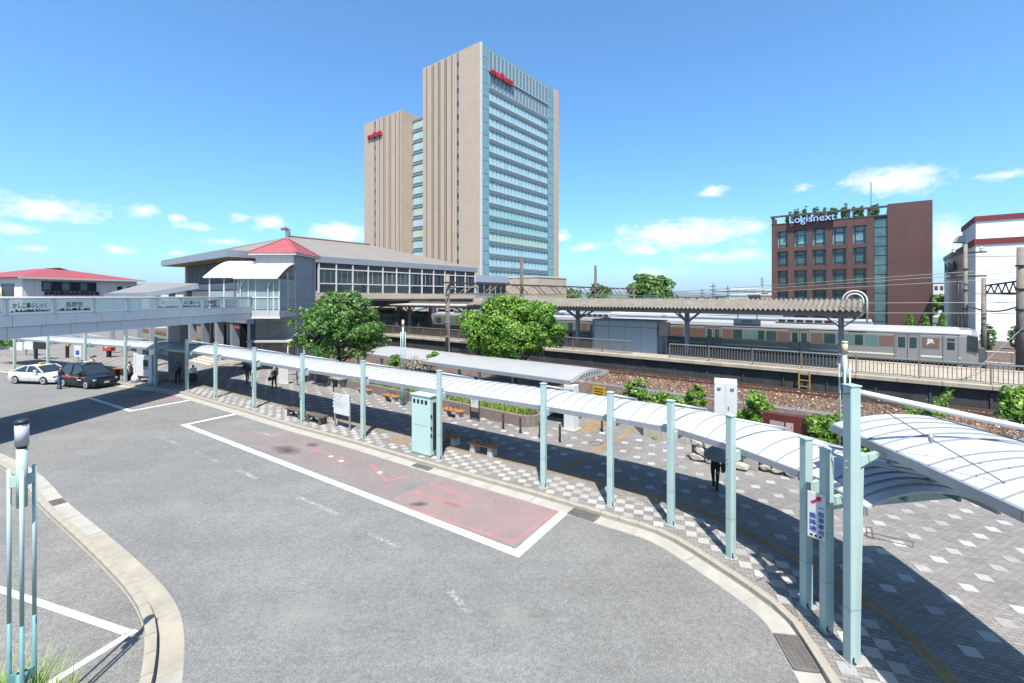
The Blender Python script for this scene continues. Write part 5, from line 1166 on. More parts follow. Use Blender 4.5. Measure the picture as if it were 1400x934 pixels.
# ground floor under the hall
grnd = wall_g
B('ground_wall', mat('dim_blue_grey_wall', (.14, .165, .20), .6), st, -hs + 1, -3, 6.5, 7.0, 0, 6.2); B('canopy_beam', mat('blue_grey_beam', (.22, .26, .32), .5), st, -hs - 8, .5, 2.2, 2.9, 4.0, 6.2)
B('ceiling', conc, st, -hs - 8, .0, 2.9, 14, 6.2, 6.5)
for k in range(7): B('pillar', MATS['blue_grey_beam'] if k % 2 else wall_g, st, -29 + k * 4.6, -28.3 + k * 4.6, 2.3, 3.0, 0, 3.99)
for x0, x1, m_ in ((-26, -23.6, beige2), (-18, -16.5, beige2), (-8.5, -5.5, beige2)): B('cream_wall', m_, st, x0, x1, 6.1, 6.45, 0, 4.2)
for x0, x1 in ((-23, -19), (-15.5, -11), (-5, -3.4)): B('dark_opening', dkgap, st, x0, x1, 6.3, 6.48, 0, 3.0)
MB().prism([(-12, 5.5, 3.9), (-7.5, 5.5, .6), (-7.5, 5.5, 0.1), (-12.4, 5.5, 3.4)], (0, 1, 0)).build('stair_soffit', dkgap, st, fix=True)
B('shop_sign', mat('shop_red', (.5, .05, .04), .5), st, -4.2, -2.9, 2.05, 2.15, 3.4, 3.7)
for k in range(4): B('step', mat('step_stone', (.62, .56, .48), .85, 0, .08, 2), st, -24 + k * .3, -1.0 - k * .3, -1.4 + k * .36, 2.4, .155 * k, .155 * (k + 1), .012)
# lower grey roof in front
lr = tthing('lower_roof', 'lower sloping grey roof in front of the station hall', 'roof', -52, 16.4); a = [(-21, -4.2, 7.15), (-3.0, -4.2, 7.15), (-1.4, -.3, 8.15), (-19, -.3, 8.6)]
MB().prism([Vector(p) for p in a], (0, 0, -.12)).build('roof_sheet', roof_g, lr, fix=True); MB().bar((-21, -4.2, 6.95), (-3, -4.2, 6.95), .12, .55).build('fascia', fc, lr); MB().bar((-3, -4.2, 6.95), (-1.4, -.3, 7.9), .12, .5).build('fascia', fc, lr)
for s in (-20, -14, -8, -3.4): B('column', wall_g, lr, s - .2, s + .2, -3.8, -3.4, 0, 6.7)

# ------------------------------------------------------------------ lift tower and footbridge
lt = thing('lift_tower', 'grey lift tower with pink-red pyramid roof and white awnings', 'tower', (-24.8, 44, 0))
wx, wy, zt_ = 3.7, 4.6, 10.85
panel_h = 2.2
B('core', dkgap, lt, .05, wx - .05, .05, wy - .05, 0, zt_ - .05)
for k in range(5):
    z0 = k * zt_ / 5; m_ = wall_b if k < 2 else wall_g2; m2 = wall_b if k < 2 else wall_g
    for j in range(3): B('front_panel', m_, lt, wx * j / 3 + .012, wx * (j + 1) / 3 - .012, -.02, .06, z0 + .012, z0 + zt_ / 5 - .012)
    for j in range(2): B('side_panel', m2, lt, wx - .06, wx + .02, wy * j / 2 + .012 + (.06 if j == 0 else 0), wy * (j + 1) / 2 - .012, z0 + .012, z0 + zt_ / 5 - .012)
B('eaves', white_p, lt, -.45, wx + .45, -.45, wy + .45, zt_, zt_ + .16)
ap = Vector((wx / 2, wy / 2, 12.75)); cs = [Vector(p) for p in ((-.5, -.5, zt_ + .165), (wx + .5, -.5, zt_ + .165), (wx + .5, wy + .5, zt_ + .165), (-.5, wy + .5, zt_ + .165))]
for i in range(4):
    p, q = cs[i], cs[(i + 1) % 4]; nrow = 9
    for k in range(nrow):
        f0, f1 = k / nrow, (k + 1) / nrow; a, b2, c, d = p.lerp(ap, f0), q.lerp(ap, f0), q.lerp(ap, f1), p.lerp(ap, f1); up = Vector((0, 0, .035))
        MB().add([a + up * 1.6, b2 + up * 1.6, c + up * .2, d + up * .2, a, b2], [(0, 1, 2, 3), (0, 4, 5, 1)]).build('roof_course', red_p, lt)
MB().add(cs + [ap - Vector((0, 0, .02))], [(0, 1, 4), (1, 2, 4), (2, 3, 4), (3, 0, 4)]).build('roof_deck', red_p, lt)
for i in range(4): MB().bar(cs[i] + Vector((0, 0, .05)), ap + Vector((0, 0, .05)), .14, .1).build('hip_cap', red_p, lt)
MB().tube([(wx + .12, wy - .1, 0), (wx + .12, wy - .1, zt_)], .06, 8).build('downpipe', white_p, lt)
MB().tube([(wx + .12, .15, 0), (wx + .12, .15, 4.9)], .06, 8).build('downpipe', white_p, lt)
# glazed landing
B('landing_slab', wall_g2, lt, .4, 3.9, -3.1, -.03, 4.95, 5.6); B('landing_edge', white_p, lt, .3, 4.0, -3.2, -3.1, 4.85, 5.0)
for x in (.42, 1.1, 1.75, 2.9, 3.35, 3.85): B('landing_post', white_p, lt, x - .05, x + .05, -3.08, -2.98, 5.6, 8.45)
for x0, x1 in ((.47, 1.05), (1.15, 1.7), (1.8, 2.85), (2.95, 3.3), (3.4, 3.8)):
    B('landing_pane', g_land, lt, x0, x1, -3.05, -3.01, 5.68, 6.7); B('landing_pane', g_land, lt, x0, x1, -3.05, -3.01, 6.8, 8.4)
B('landing_rail', white_p, lt, .4, 3.9, -3.1, -2.96, 6.7, 6.8)
for y0 in (-2.95, -1.5): B('side_pane', g_land, lt, 3.84, 3.88, y0, y0 + 1.38, 5.68, 8.4); B('side_post', white_p, lt, 3.8, 3.9, y0 + 1.39, y0 + 1.47, 5.6, 9.1)
B('landing_back', wall_g, lt, .45, 3.7, -.08, -.03, 5.62, 8.6)
def awning(x0, x1, y0, y1, zl_, zh, nm='awning'):
    MB().shell([[(x, y0 + (y1 - y0) * f, zl_ + (zh - zl_) * math.sin(f * math.pi / 2)) for f in np.linspace(0, 1, 10)] for x in (x0, (x0 + x1) / 2, x1)], .06).build(nm, mat('white_awning', (.84, .83, .82), .5, 0, .02), lt, fix=True)
    b = MB(); b.bar((x0, y0, zl_ - .05), (x1, y0, zl_ - .05), .1, .1); b.build('awning_edge', white_p, lt)
awning(.05, 4.0, -3.6, .0, 8.5, 10.0); awning(-2.9, .0, -3.2, 1.2, 8.6, 10.35)
for x in (-2.5, -1.2, .1): MB().tube([(x, -2.9, 5.6), (x, -2.9, 8.6)], .07, 8).build('awning_post', white_p, lt); MB().tube([(x, .8, 5.6), (x, .8, 10.2)], .07, 8).build('awning_post', white_p, lt)
MB().tube([(.9, -3.1, 8.5), (.42, -3.15, 7.6), (.42, -3.15, 5.0)], .05, 8).build('drain_pipe', white_p, lt); MB().tube([(3.3, -3.15, 8.5), (2.9, -3.15, 7.6), (2.9, -3.15, 5.0)], .05, 8).build('drain_pipe', white_p, lt)
# flat canopies at ground level
for s_, t_, lx_, ly_, lab in ((None, None, 4.0, 2.4, 'thin cream canopy slab fixed low on the lift tower'), (-42, 20.8, 9.5, 2.8, 'flat pale canopy roof under the dark tree beside the lift tower')):
    t = thing('flat_canopy', lab, 'canopy', (-25.2, 40.6, 0), 0) if s_ is None else tthing('flat_canopy', lab, 'canopy', s_, t_)
    if s_ is None: t.location = (-24.2, 41.4, 0)
    B('slab', mat('cream_slab', (.62, .57, .50), .7), t, 0, lx_, 0, ly_, 2.65, 2.8)
    for x in (.3, lx_ - .3):
        for y in (.2, ly_ - .3): B('post', white_p, t, x - .05, x + .05, y, y + .1, 0, 2.65)
    for x in (.7, lx_ - 1.2): MB().bar((x, ly_ - .1, 2.8), (x + .9, ly_ - .1, 3.4), .08, .08).build('brace', white_p, t)

BL = 29.0; fb = thing('footbridge', 'grey panelled footbridge with green glass railing running to the lift tower', 'footbridge', (-24.15, 12.6, 0), math.atan2(24, .62))
WB = 5.2
B('deck', conc, fb, 0, BL, .1, WB - .1, 5.35, 5.7)
npn = 19; pw = BL / npn
for y, sgn in ((0, 1), (WB, -1)):
    for k in range(npn):
        y0, y1 = (y - .04, y + .12) if sgn > 0 else (y - .12, y + .04); B('upper_fascia_panel', wall_g2 if False else mat('fascia_pale', (.86, .88, .92), .5, .1, .03, .7, streak=.05), fb, k * pw + .012, (k + 1) * pw - .012, y0, y1, 5.36, 5.86)
        y0, y1 = (y + .05, y + .25) if sgn > 0 else (y - .25, y - .05); B('lower_fascia_panel', MATS['fascia_pale'], fb, (k + .0) * pw - .15 + .012, (k + 1) * pw - .15 - .012, y0, y1, 4.78, 5.34)
B('underside', conc, fb, 0, BL, .26, WB - .26, 4.82, 5.3)
NP = 13; pw2 = BL / NP; kinds = ['sky', 'A', 'B', '', '']
# posts were read off the near side: first one in view lies 9.1 m along
offp = 8.9 - 2.2 * 4
for y, yy in ((.02, 0), (WB - .02, 1)):
    MB().tube([(0, y, 6.74), (BL, y, 6.74)], .075, 10).build('handrail', wall_g2 if False else mat('rail_metal', (.80, .82, .85), .35, .3), fb, True)
    B('kickplate', MATS['rail_metal'], fb, 0, BL, y - .06, y + .06, 5.87, 5.95)
    for k in range(14):
        x = offp + k * 2.2
        if x > BL - .1: break
        B('railing_post', MATS['rail_metal'], fb, x - .09, x + .09, y - .07, y + .07, 5.951, 6.67)
        if x + 2.1 > BL: continue
        B('glass_panel', g_rail, fb, x + .16, x + 2.04, y - .008, y + .008, 5.99, 6.64)
        kd = kinds[(k + 2) % 5]
        if yy == 0 and kd:
            if kd in 'AB':
                s_ = 'かしこ暮らしっく' if kd == 'A' else '長岡京'; col_ = black_l if kd == 'A' else mat('sign_green_grey', (.10, .16, .14), .5)
                o = text(s_, .27 if kd == 'A' else .30, .002, col_, parent=fb, loc=(x + 1.1, y - .016, 6.36), bold=.004); 
                if kd == 'A': o.scale.x = min(1.5, 1.55 / max(o.dimensions.x, .1))
                else: o.scale.x = .95 / max(o.dimensions.x, .1)
            else: text('人', .3, .002, MATS.get('sign_green_grey') or mat('sign_green_grey', (.10, .16, .14), .5), parent=fb, loc=(x + .6, y - .016, 6.4))
            b = MB(); xx = x + .18
            while xx < x + 2.0: wd = random.uniform(.03, .1); b.box(xx, min(xx + wd, x + 2.02), y - .014, y - .010, 6.06, 6.09 + random.random() ** 3 * .13); xx += wd
            b.build('skyline_print', black_l, fb)
for x in (2.0,): B('pier', wall_g, fb, x, x + 1.0, 1.6, 3.6, -.2, 4.81)
for x in (24.5,): B('pier', wall_g, fb, x, x + .9, 3.6, 4.6, -.2, 4.81)

# ------------------------------------------------------------------ bicycle hall with red roof
c0 = PY(30, 379, 58.0); d = Vector((.32, .947, 0)); W_ = 13.3
bh = thing('bicycle_hall', 'pinkish white bicycle parking hall with low red hipped roof and dark window band', 'building', (c0.x, c0.y, 0), math.atan2(d.y, d.x)); zb = c0.z
wp_ = mat('pinkish_wall', (.95, .86, .84), .7, 0, .04, .4, streak=.08)
for k in range(11): B('wall_panel', wp_, bh, W_ * k / 11 + .01, W_ * (k + 1) / 11 - .01, 0, .2, 0, zb)
B('body', wp_, bh, .02, W_ - .02, .22, 16, 0, zb - .02)
MB().add([(-.6, -.7, zb), (W_ + .8, -.7, zb), (W_ + .8, 16.6, zb), (-.6, 16.6, zb), (W_ * .42, 6.5, zb + 1.55), (W_ * .58, 6.5, zb + 1.5), (W_ * .42, 9.5, zb + 1.55), (W_ * .58, 9.5, zb + 1.5)], [(0, 1, 5, 4), (1, 2, 7, 5), (2, 3, 6, 7), (3, 0, 4, 6), (4, 5, 7, 6), (0, 3, 2, 1)]).build('roof', red_r, bh, fix=True)
MB().prism([(W_ * .36, 6.3, zb + 1.2), (W_ * .52, 6.3, zb + 1.75), (W_ * .68, 6.3, zb + 1.2)], (0, 3, 0)).build('ridge_vent', dkgap, bh, fix=True)
MB().bar((-.65, -.75, zb - .08), (W_ + .85, -.75, zb - .08), .1, .22).build('gutter', white_p, bh)
k0, k1 = .145, .60
B('window_band', dkgap, bh, W_ * k0, W_ * k1, -.06, .05, zb - 1.75, zb - .45)
for k in range(6): a = W_ * (k0 + (k1 - k0) * k / 6); B('pane', g_dark if k % 2 else g_slim, bh, a + .12, a + W_ * (k1 - k0) / 6 - .12, -.10, -.061, zb - 1.62, zb - .58)
for a in (.80, .90): B('door_window', g_dark, bh, W_ * a, W_ * (a + .045), -.06, .05, zb - 2.1, zb - .95)
text('長岡京駅西自転車駐車場', .56, .05, black_l, parent=bh, loc=(W_ * .39, -.14, zb - 2.08), bold=.014).scale.x = 1.0
for a in (.24, .39, .52): MB().bar((W_ * a, -.1, zb - 2.4), (W_ * a + .3, -.1, zb - 2.7), .04, .04).build('sign_bracket', silver, bh)
yw = mat('yellow_post', (.62, .56, .10), .6)
for k in range(3):
    y = 3 + k * 4; B('side_window', g_dark, bh, -.05, .03, y - 1.3, y + 1.3, zb - 2.8, zb - .8); B('yellow_column', yw, bh, -.5, -.15, y + 1.6, y + 2.2, zb - 5.5, zb - 1.8); B('column_head', silver, bh, -.4, -.25, y + 1.8, y + 2.0, zb - 1.8, zb - .6)

# ================================================================== TRAIN
TT, ZTR = 45.0, .95
def make_car(lab, lead):
    t = tthing('train_car', lab, 'train', 0, TT, 1.0); Lc = 19.7
    prof = [(0.06, .95), (0, 1.2), (0, 2.95), (.06, 3.2), (.25, 3.42), (.7, 3.54), (1.45, 3.58), (2.2, 3.54), (2.65, 3.42), (2.84, 3.2), (2.9, 2.95), (2.9, 1.2), (2.84, .95)]
    n = len(prof); b = MB()
    ends = [(-Lc, 0, 1), (0, 0, 1)] if not lead else [(-Lc, 0, 1), (-.9, 0, 1), (-.35, .06, .99), (0, .22, .93)]
    V = []
    for x, ins, zs in ends: V += [(x, 1.45 + (y - 1.45) * (1 - ins * .45), (z - .95) * zs + .95) for y, z in prof]
    fs = []
    for i in range(len(ends) - 1):
        for k in range(n): fs.append((i * n + k, i * n + (k + 1) % n, (i + 1) * n + (k + 1) % n, (i + 1) * n + k))
    fs += [tuple(range(n)), tuple(reversed(range((len(ends) - 1) * n, len(ends) * n)))]
    b.add(V, fs); b.build('body', train_sil, t, fix=True)
    e = -.35 if lead else -.02
    P = [[(x, y, z + .012) for y, z in prof[4:9]] for x in (-Lc + .05, -.9 if lead else -.05)]; MB().shell(P, .012).build('roof', train_wht, t, fix=True)
    MB().box(-Lc + .02, -.9 if lead else -.03, -.02, .03, 3.12, 3.2).build('rain_gutter', train_wht, t)
    MB().box(-Lc + .02, e - .55, -.012, 0, 1.40, 1.52).build('white_stripe', white_p, t); MB().box(-Lc + .02, e - .55, -.010, 0, 1.05, 1.395).build('gold_stripe', train_gold, t)
    doors = [-3.75, -10.6, -17.45] if lead else [-2.6, -9.85, -17.1]
    def seg(a, c): MB().box(a, c, -.010, 0, 2.02, 2.82).build('brown_band', train_brn, t)
    for d in doors:
        for s in (-1, 1):
            lf = B('door', train_sil, t, d + (s - 1) * .325 + .02, d + (s + 1) * .325 - .02, -.03, .01, 1.08, 2.98); B('door_window', g_train, lf, d + (s - 1) * .325 + .12, d + (s + 1) * .325 - .12, -.036, -.029, 2.0, 2.8)
        B('door_frame', mat('door_frame_grey', (.33, .33, .34), .4, .4), t, d - .74, d - .66, -.05, .0, 1.06, 3.05); B('door_frame', MATS['door_frame_grey'], t, d + .66, d + .74, -.05, .0, 1.06, 3.05); B('door_frame', MATS['door_frame_grey'], t, d - .65, d + .65, -.05, .0, 2.99, 3.06)
        B('door_gap', dark, t, d - .012, d + .012, -.037, -.03, 1.08, 2.98)
    dr = sorted(doors)
    for a, c in zip(dr, dr[1:]):
        a2, c2 = a + .8, c - .8; seg(a2, a2 + .85); seg(c2 - .85, c2); w = c2 - a2 - 1.7
        for f0, f1 in ((.0, .22), (.26, .74), (.78, 1.0)):
            x0, x1 = a2 + .85 + .06 + (w - .12) * f0, a2 + .85 + .06 + (w - .12) * f1; B('window_frame', MATS['door_frame_grey'], t, x0 - .06, x1 + .06, -.008, 0, 1.98, 2.88)
            if f1 - f0 > .3:
                m3 = (x0 + x1) / 2; q = (x1 - x0) / 3
                for j in range(3): B('window', (g_trainl, g_trainl, g_train)[j], t, x0 + q * j + .02, x0 + q * (j + 1) - .02, -.016, -.007, 2.03, 2.83)
            else: B('window', g_trainl if random.random() < .5 else g_train, t, x0, x1, -.016, -.007, 2.03, 2.83)
    if lead:
        seg(doors[0] + .8, doors[0] + 1.75); seg(-Lc + .1, doors[-1] - .8) if doors[-1] - .8 > -Lc + .1 else None
        text('JR', .42, .004, white_l, parent=t, loc=(doors[0] + 1.28, -.016, 2.56), bold=.02)
        cd = B('cab_door', train_sil, t, -1.75, -1.05, -.035, .01, 1.06, 2.95); B('cab_door_window', dark, cd, -1.6, -1.2, -.04, -.034, 2.0, 2.55); B('cab_door_window', g_train, cd, -1.6, -1.2, -.04, -.034, 2.62, 2.82); MB().box(-1.82, -1.76, -.05, 0, 1.06, 3.0).build('door_frame', MATS['door_frame_grey'], t); MB().box(-1.04, -.98, -.05, 0, 1.06, 3.0).build('door_frame', MATS['door_frame_grey'], t)
        MB().prism([(-.55, -.01, 2.0), (-.02, .05, 1.9), (-.02, .08, 3.0), (-.55, .03, 3.1)], (0, -.04, 0)).build('cab_side_window', g_dark, t, fix=True)
        B('windscreen', g_train, t, -.06, .03, .55, 2.35, 1.95, 3.0); B('gangway', mat('gangway_grey', (.10, .10, .11), .7), t, .0, .45, .75, 2.15, .9, 2.15); B('side_display', dark, t, -7.3, -6.2, -.012, 0, 3.02, 3.12)
        for y in (.5, 2.2): B('headlight', white_l, t, .0, .05, y, y + .25, 1.4, 1.6)
    else:
        seg(-Lc + .1, doors[-1] - .8); seg(doors[0] + .8, -.1)
    ac = B('air_conditioner', train_wht, t, -12.4, -8.2, .45, 2.45, 3.56, 3.95, .06)
    for j in range(6): B('fan_grille', dark, ac, -12.2 + j * .66, -11.7 + j * .66, .44, .452, 3.65, 3.85)
    b = MB(); b.box(-Lc + .5, -1, .35, 2.5, .35, .94); b.build('underframe', dkgap, t)
    for x in (-15.8, -3.6):
        bg_ = B('bogie', dark, t, x - 1.5, x + 1.5, .35, .5, .3, .6)
        for k in (-1.05, 1.05): MB().tube([(x + k, .3, .43), (x + k, .42, .43)], .43, 16).build('wheel', rust, bg_)
    return t
SE = PT(1338, 470, TT)[0]
car1 = make_car('leading train car with cab end, white letters beside its last door', True); car1.location = TF(SE, TT, 1.0)
car2 = make_car('second train car behind the platform shed, coupled to the leading car', False); car2.location = TF(SE - 20.1, TT, 1.0)
for k in (2, 3): o = copy_tree(car2); o.location = TF(SE - 20.1 * k, TT, 1.0); o['label'] = ('third train car, half hidden behind the round bright tree', 'fourth train car under the concourse end of the platform canopy')[k - 2]
# a second train further back, only its roof shows
ob = tthing('far_train', 'pale roofed train standing on the far track behind the first', 'train', 0, 54.0, 1.0)
for k in range(3): B('body', train_sil, ob, -60 + k * 20.1, -40.4 + k * 20.1, 0, 2.8, .9, 3.3, .1); B('roof', train_wht, ob, -59.9 + k * 20.1, -40.5 + k * 20.1, .15, 2.65, 3.3, 3.62, .1); B('air_conditioner', train_wht, ob, -53 + k * 20.1, -48 + k * 20.1, .5, 2.3, 3.62, 4.0)

# ================================================================== GANTRIES, POLES, WIRES
def pole(px, py_top, t_, label, r=.2, z0=.6, grp=None, s=None):
    s_, _, zt2 = PT(px, py_top, t_); o = tthing('concrete_pole', label, 'utility pole', s_, t_, z0, grp); MB().tube([(0, 0, 0), (0, 0, zt2 - z0)], [r, r * .82], 14).build('shaft', pole_c, o, True); return o, s_, zt2
p0, sg0, zg0 = pole(612, 375, 31.6, 'weathered concrete gantry pole rising in front of the concourse', .24)
for z in (.5, 2.2, 3.6, 4.8, 6.4): MB().lathe([(.27, 0), (.27, .12)], 12, (0, 0, z)).build('band', silver, p0)
MB().tube([(.32, -.1, 0), (.32, -.1, 6.6), (.5, -.1, 7.0), (.9, -.1, 7.05)], .06, 7).build('conduit', silver, p0)
gt = tthing('gantry_truss', 'long rusty lattice gantry beam spanning all the tracks', 'gantry', sg0, 31.6)
Lg = 45.0; z0, z1 = 7.12, 8.22
for x in (-.35, .35):
    MB().bar((x, -.6, z1), (x, Lg, z1), .14, .14).build('top_chord', truss_m, gt); MB().bar((x, -.6, z0), (x, Lg, z0), .12, .12).build('bottom_chord', mat('pale_rust_chord', (.34, .24, .19), .7, 0, .3, 2), gt)
nseg = 24
for k in range(nseg):
    a, c = Lg * k / nseg, Lg * (k + 1) / nseg
    for x in (-.35, .35): MB().bar((x, a, z0 if k % 2 else z1), (x, c, z1 if k % 2 else z0), .07, .07).build('diagonal', MATS['pale_rust_chord'] if k % 2 else truss_m, gt)
for t_, ztp in ((12.2, 11.4), (30.8, 11.6), (45, 8.9)):
    MB().tube([(0, t_, .9), (0, t_, ztp)], [.24, .2], 12).build('support_pole', pole_c, gt)
rt = {}
p1, s1_, zz1 = pole(1320, 334, 51.5, 'grey concrete pole with insulators in front of the white industrial building', .15, .8)
p2, s2_, zz2 = pole(1345, 380, 50.5, 'shorter concrete pole carrying the small lattice truss', .17, .8)
p3, s3_, zz3 = pole(1396, 338, 49.0, 'thick concrete pole at the far end of the small lattice truss', .28, .8)
for z in (3.5, 5.0, 6.5, 8.2): MB().lathe([(.18, 0), (.18, .1)], 10, (0, 0, z)).build('band', truss_m, p1); MB().lathe([(.31, 0), (.31, .12)], 12, (0, 0, z)).build('band', dark, p3)
for k in (0, 3, 5): MB().tube([(-.2, -.1, 3 + k * 1.1), (-.55, -.15, 3.3 + k * 1.1), (-.5, -.15, 3.9 + k * 1.1), (-.2, -.12, 4.3 + k * 1.1)], .025, 5).build('cable_loop', dark, p1)
for z in (10.3, 8.4): B('cross_arm', dark, p1, -.9, 1.2, -.05, .05, z - .8, z - .68)
MB().lathe([(.09, 0), (.12, .1), (.09, .2), (.12, .3), (.05, .4)], 8, (.9, 0, 9.6)).build('insulator', white_p, p1); MB().lathe([(.09, 0), (.12, .1), (.09, .2), (.12, .3), (.05, .4)], 8, (-.7, 0, 9.6)).build('insulator', white_p, p1)
st_ = thing('small_truss', 'small dark lattice truss between two concrete poles', 'gantry', TF(s2_, 50.5, 0)); q0, q1 = TF(s2_, 50.5) - st_.location, TF(s3_, 49.0) - st_.location
za, zb2, zc2 = PT(1345, 391, 50.5)[2], PT(1396, 384, 49)[2], PT(1370, 401, 50)[2]
A0, A1, C0, C1 = q0 + Vector((0, 0, za)), q1 + Vector((0, 0, zb2)), q0 + Vector((0, 0, zc2)), q1 + Vector((0, 0, zc2))
MB().bar(A0, A1, .12, .12).build('top_chord', truss_m, st_); MB().bar(C0, C1, .12, .12).build('bottom_chord', truss_m, st_)
for k in range(10): f, g_ = k / 10, (k + 1) / 10; MB().bar((C0 if k % 2 else A0).lerp(C1 if k % 2 else A1, f), (A0 if k % 2 else C0).lerp(A1 if k % 2 else C1, g_), .06, .06).build('diagonal', truss_m, st_)
# wires: each spans along the tracks
wmat = mat('wire_pale', (.20, .24, .21), .5, .2); wmd = mat('wire_dark', (.03, .03, .03), .6)
def wire(a, b_, label, r=.025, m_=wmat, sag=.0):
    o = thing('overhead_wire', label, 'wire', a); d = b_ - a; P = [d * f - Vector((0, 0, sag * 4 * f * (1 - f))) for f in np.linspace(0, 1, 9)]; MB().tube(P, r, 5).build('strand', m_, o); return o
def pw(px, py, t_): s_, t2, z = PT(px, py, t_); return TF(s_, t2, z)
for i, (x0, y0, x1, y1, t_, lab) in enumerate(((880, 402.5, 1404, 366, 58, 'upper pale overhead wire crossing the brown office'), (880, 405.5, 1404, 371, 57, 'second pale overhead wire crossing the brown office'), (880, 408, 1404, 380, 56, 'third pale overhead wire crossing the brown office'),
        (1180, 414.5, 1404, 413.5, 50, 'level overhead wire beyond the canopy end'), (1180, 428, 1404, 428.5, 50, 'lower level overhead wire beyond the canopy end'), (1322, 401.5, 1404, 403, 49.6, 'dark feeder wire under the small truss'), (1322, 350.5, 1404, 350, 50.5, 'top wire between the two tall poles'))):
    wire(pw(x0, y0, t_), pw(x1, y1, t_), lab, .028 if i < 5 else .035, wmat if i < 5 else wmd)
wire(pw(1322, 417, 51), pw(1397, 417, 49.5), 'sagging black cable between the concrete poles', .06, wmd, .5)
wire(pw(640, 401, 47), pw(900, 405, 47), 'overhead contact wire above the platform canopy', .03, mat('wire_green_rail', (.10, .22, .15), .5)); wire(pw(640, 403, 50), pw(900, 407, 50), 'second contact wire above the platform canopy', .03, MATS['wire_green_rail'])
hz = MB().box(-11500, 11500, -600, 11500, -1.5, 225).build('haze', mat('haze_dummy', (.5, .5, .5))); hz.data.materials.clear()
hm = bpy.data.materials.new('haze_air'); hm.use_nodes = True; nt = hm.node_tree; nt.nodes.clear()
pv = N(nt, 'ShaderNodeVolumePrincipled', i={'Density': 7e-5, 'Color': (.78, .88, 1, 1), 'Anisotropy': .2}); mo_ = N(nt, 'ShaderNodeOutputMaterial'); L(nt, pv, 0, mo_, 'Volume')
hz.data.materials.append(hm); hz['kind'] = 'stuff'

# ================================================================== TWO BIG TREES
def big_tree(name, label, px, Y, crown_c, rad, ncl, per, clump, size, m, trunk_r, low=-.5, inner=.55, limbs=9):
    x = (px - 700) / F * Y; t = thing(name, label, 'tree', (x, Y, 0)); cz = crown_c
    tr = MB().tube([(0, 0, 0), (.05, .02, cz * .35), (-.04, .05, cz * .7), (0, 0, cz)], [trunk_r * 1.3, trunk_r, trunk_r * .7, trunk_r * .4], 10).build('trunk', bark, t, True)
    for k in range(limbs):
        a = k * 2.4; e = Vector((math.cos(a) * rad[0] * .7, math.sin(a) * rad[1] * .7, cz + rad[2] * (.5 * math.sin(k * 1.7)))); s_ = Vector((0, 0, cz * (.35 + .04 * k))); md = s_.lerp(e, .5) + Vector((0, 0, -.25))
        MB().tube([s_, md, e], [trunk_r * .5, trunk_r * .32, trunk_r * .08], 6).build('limb', bark, tr, True)
    P, Nn = crown_pts((0, 0, cz), rad, ncl, per, clump, low, inner); S_, Sn = crown_pts((0, 0, cz), tuple(r * 1.05 for r in rad), int(ncl * .38), 46, clump * .40, low, .92)
    leaves('crown', np.concatenate([P, S_]), size, m, t, np.concatenate([Nn, Sn])); return t
big_tree('broadleaf_tree', 'dark spreading broadleaf tree beside the lift tower', 463, 36.0, 4.0, (3.5, 3.0, 2.55), 115, 200, .8, .115, leaf_a, .2, -.75, .35, 14)
big_tree('broadleaf_tree', 'round bright green broadleaf tree behind the grey shelter roof', 702, 32.5, 4.2, (3.05, 2.85, 2.25), 135, 300, .82, .105, leaf_b, .22, -.75, .72, 10)

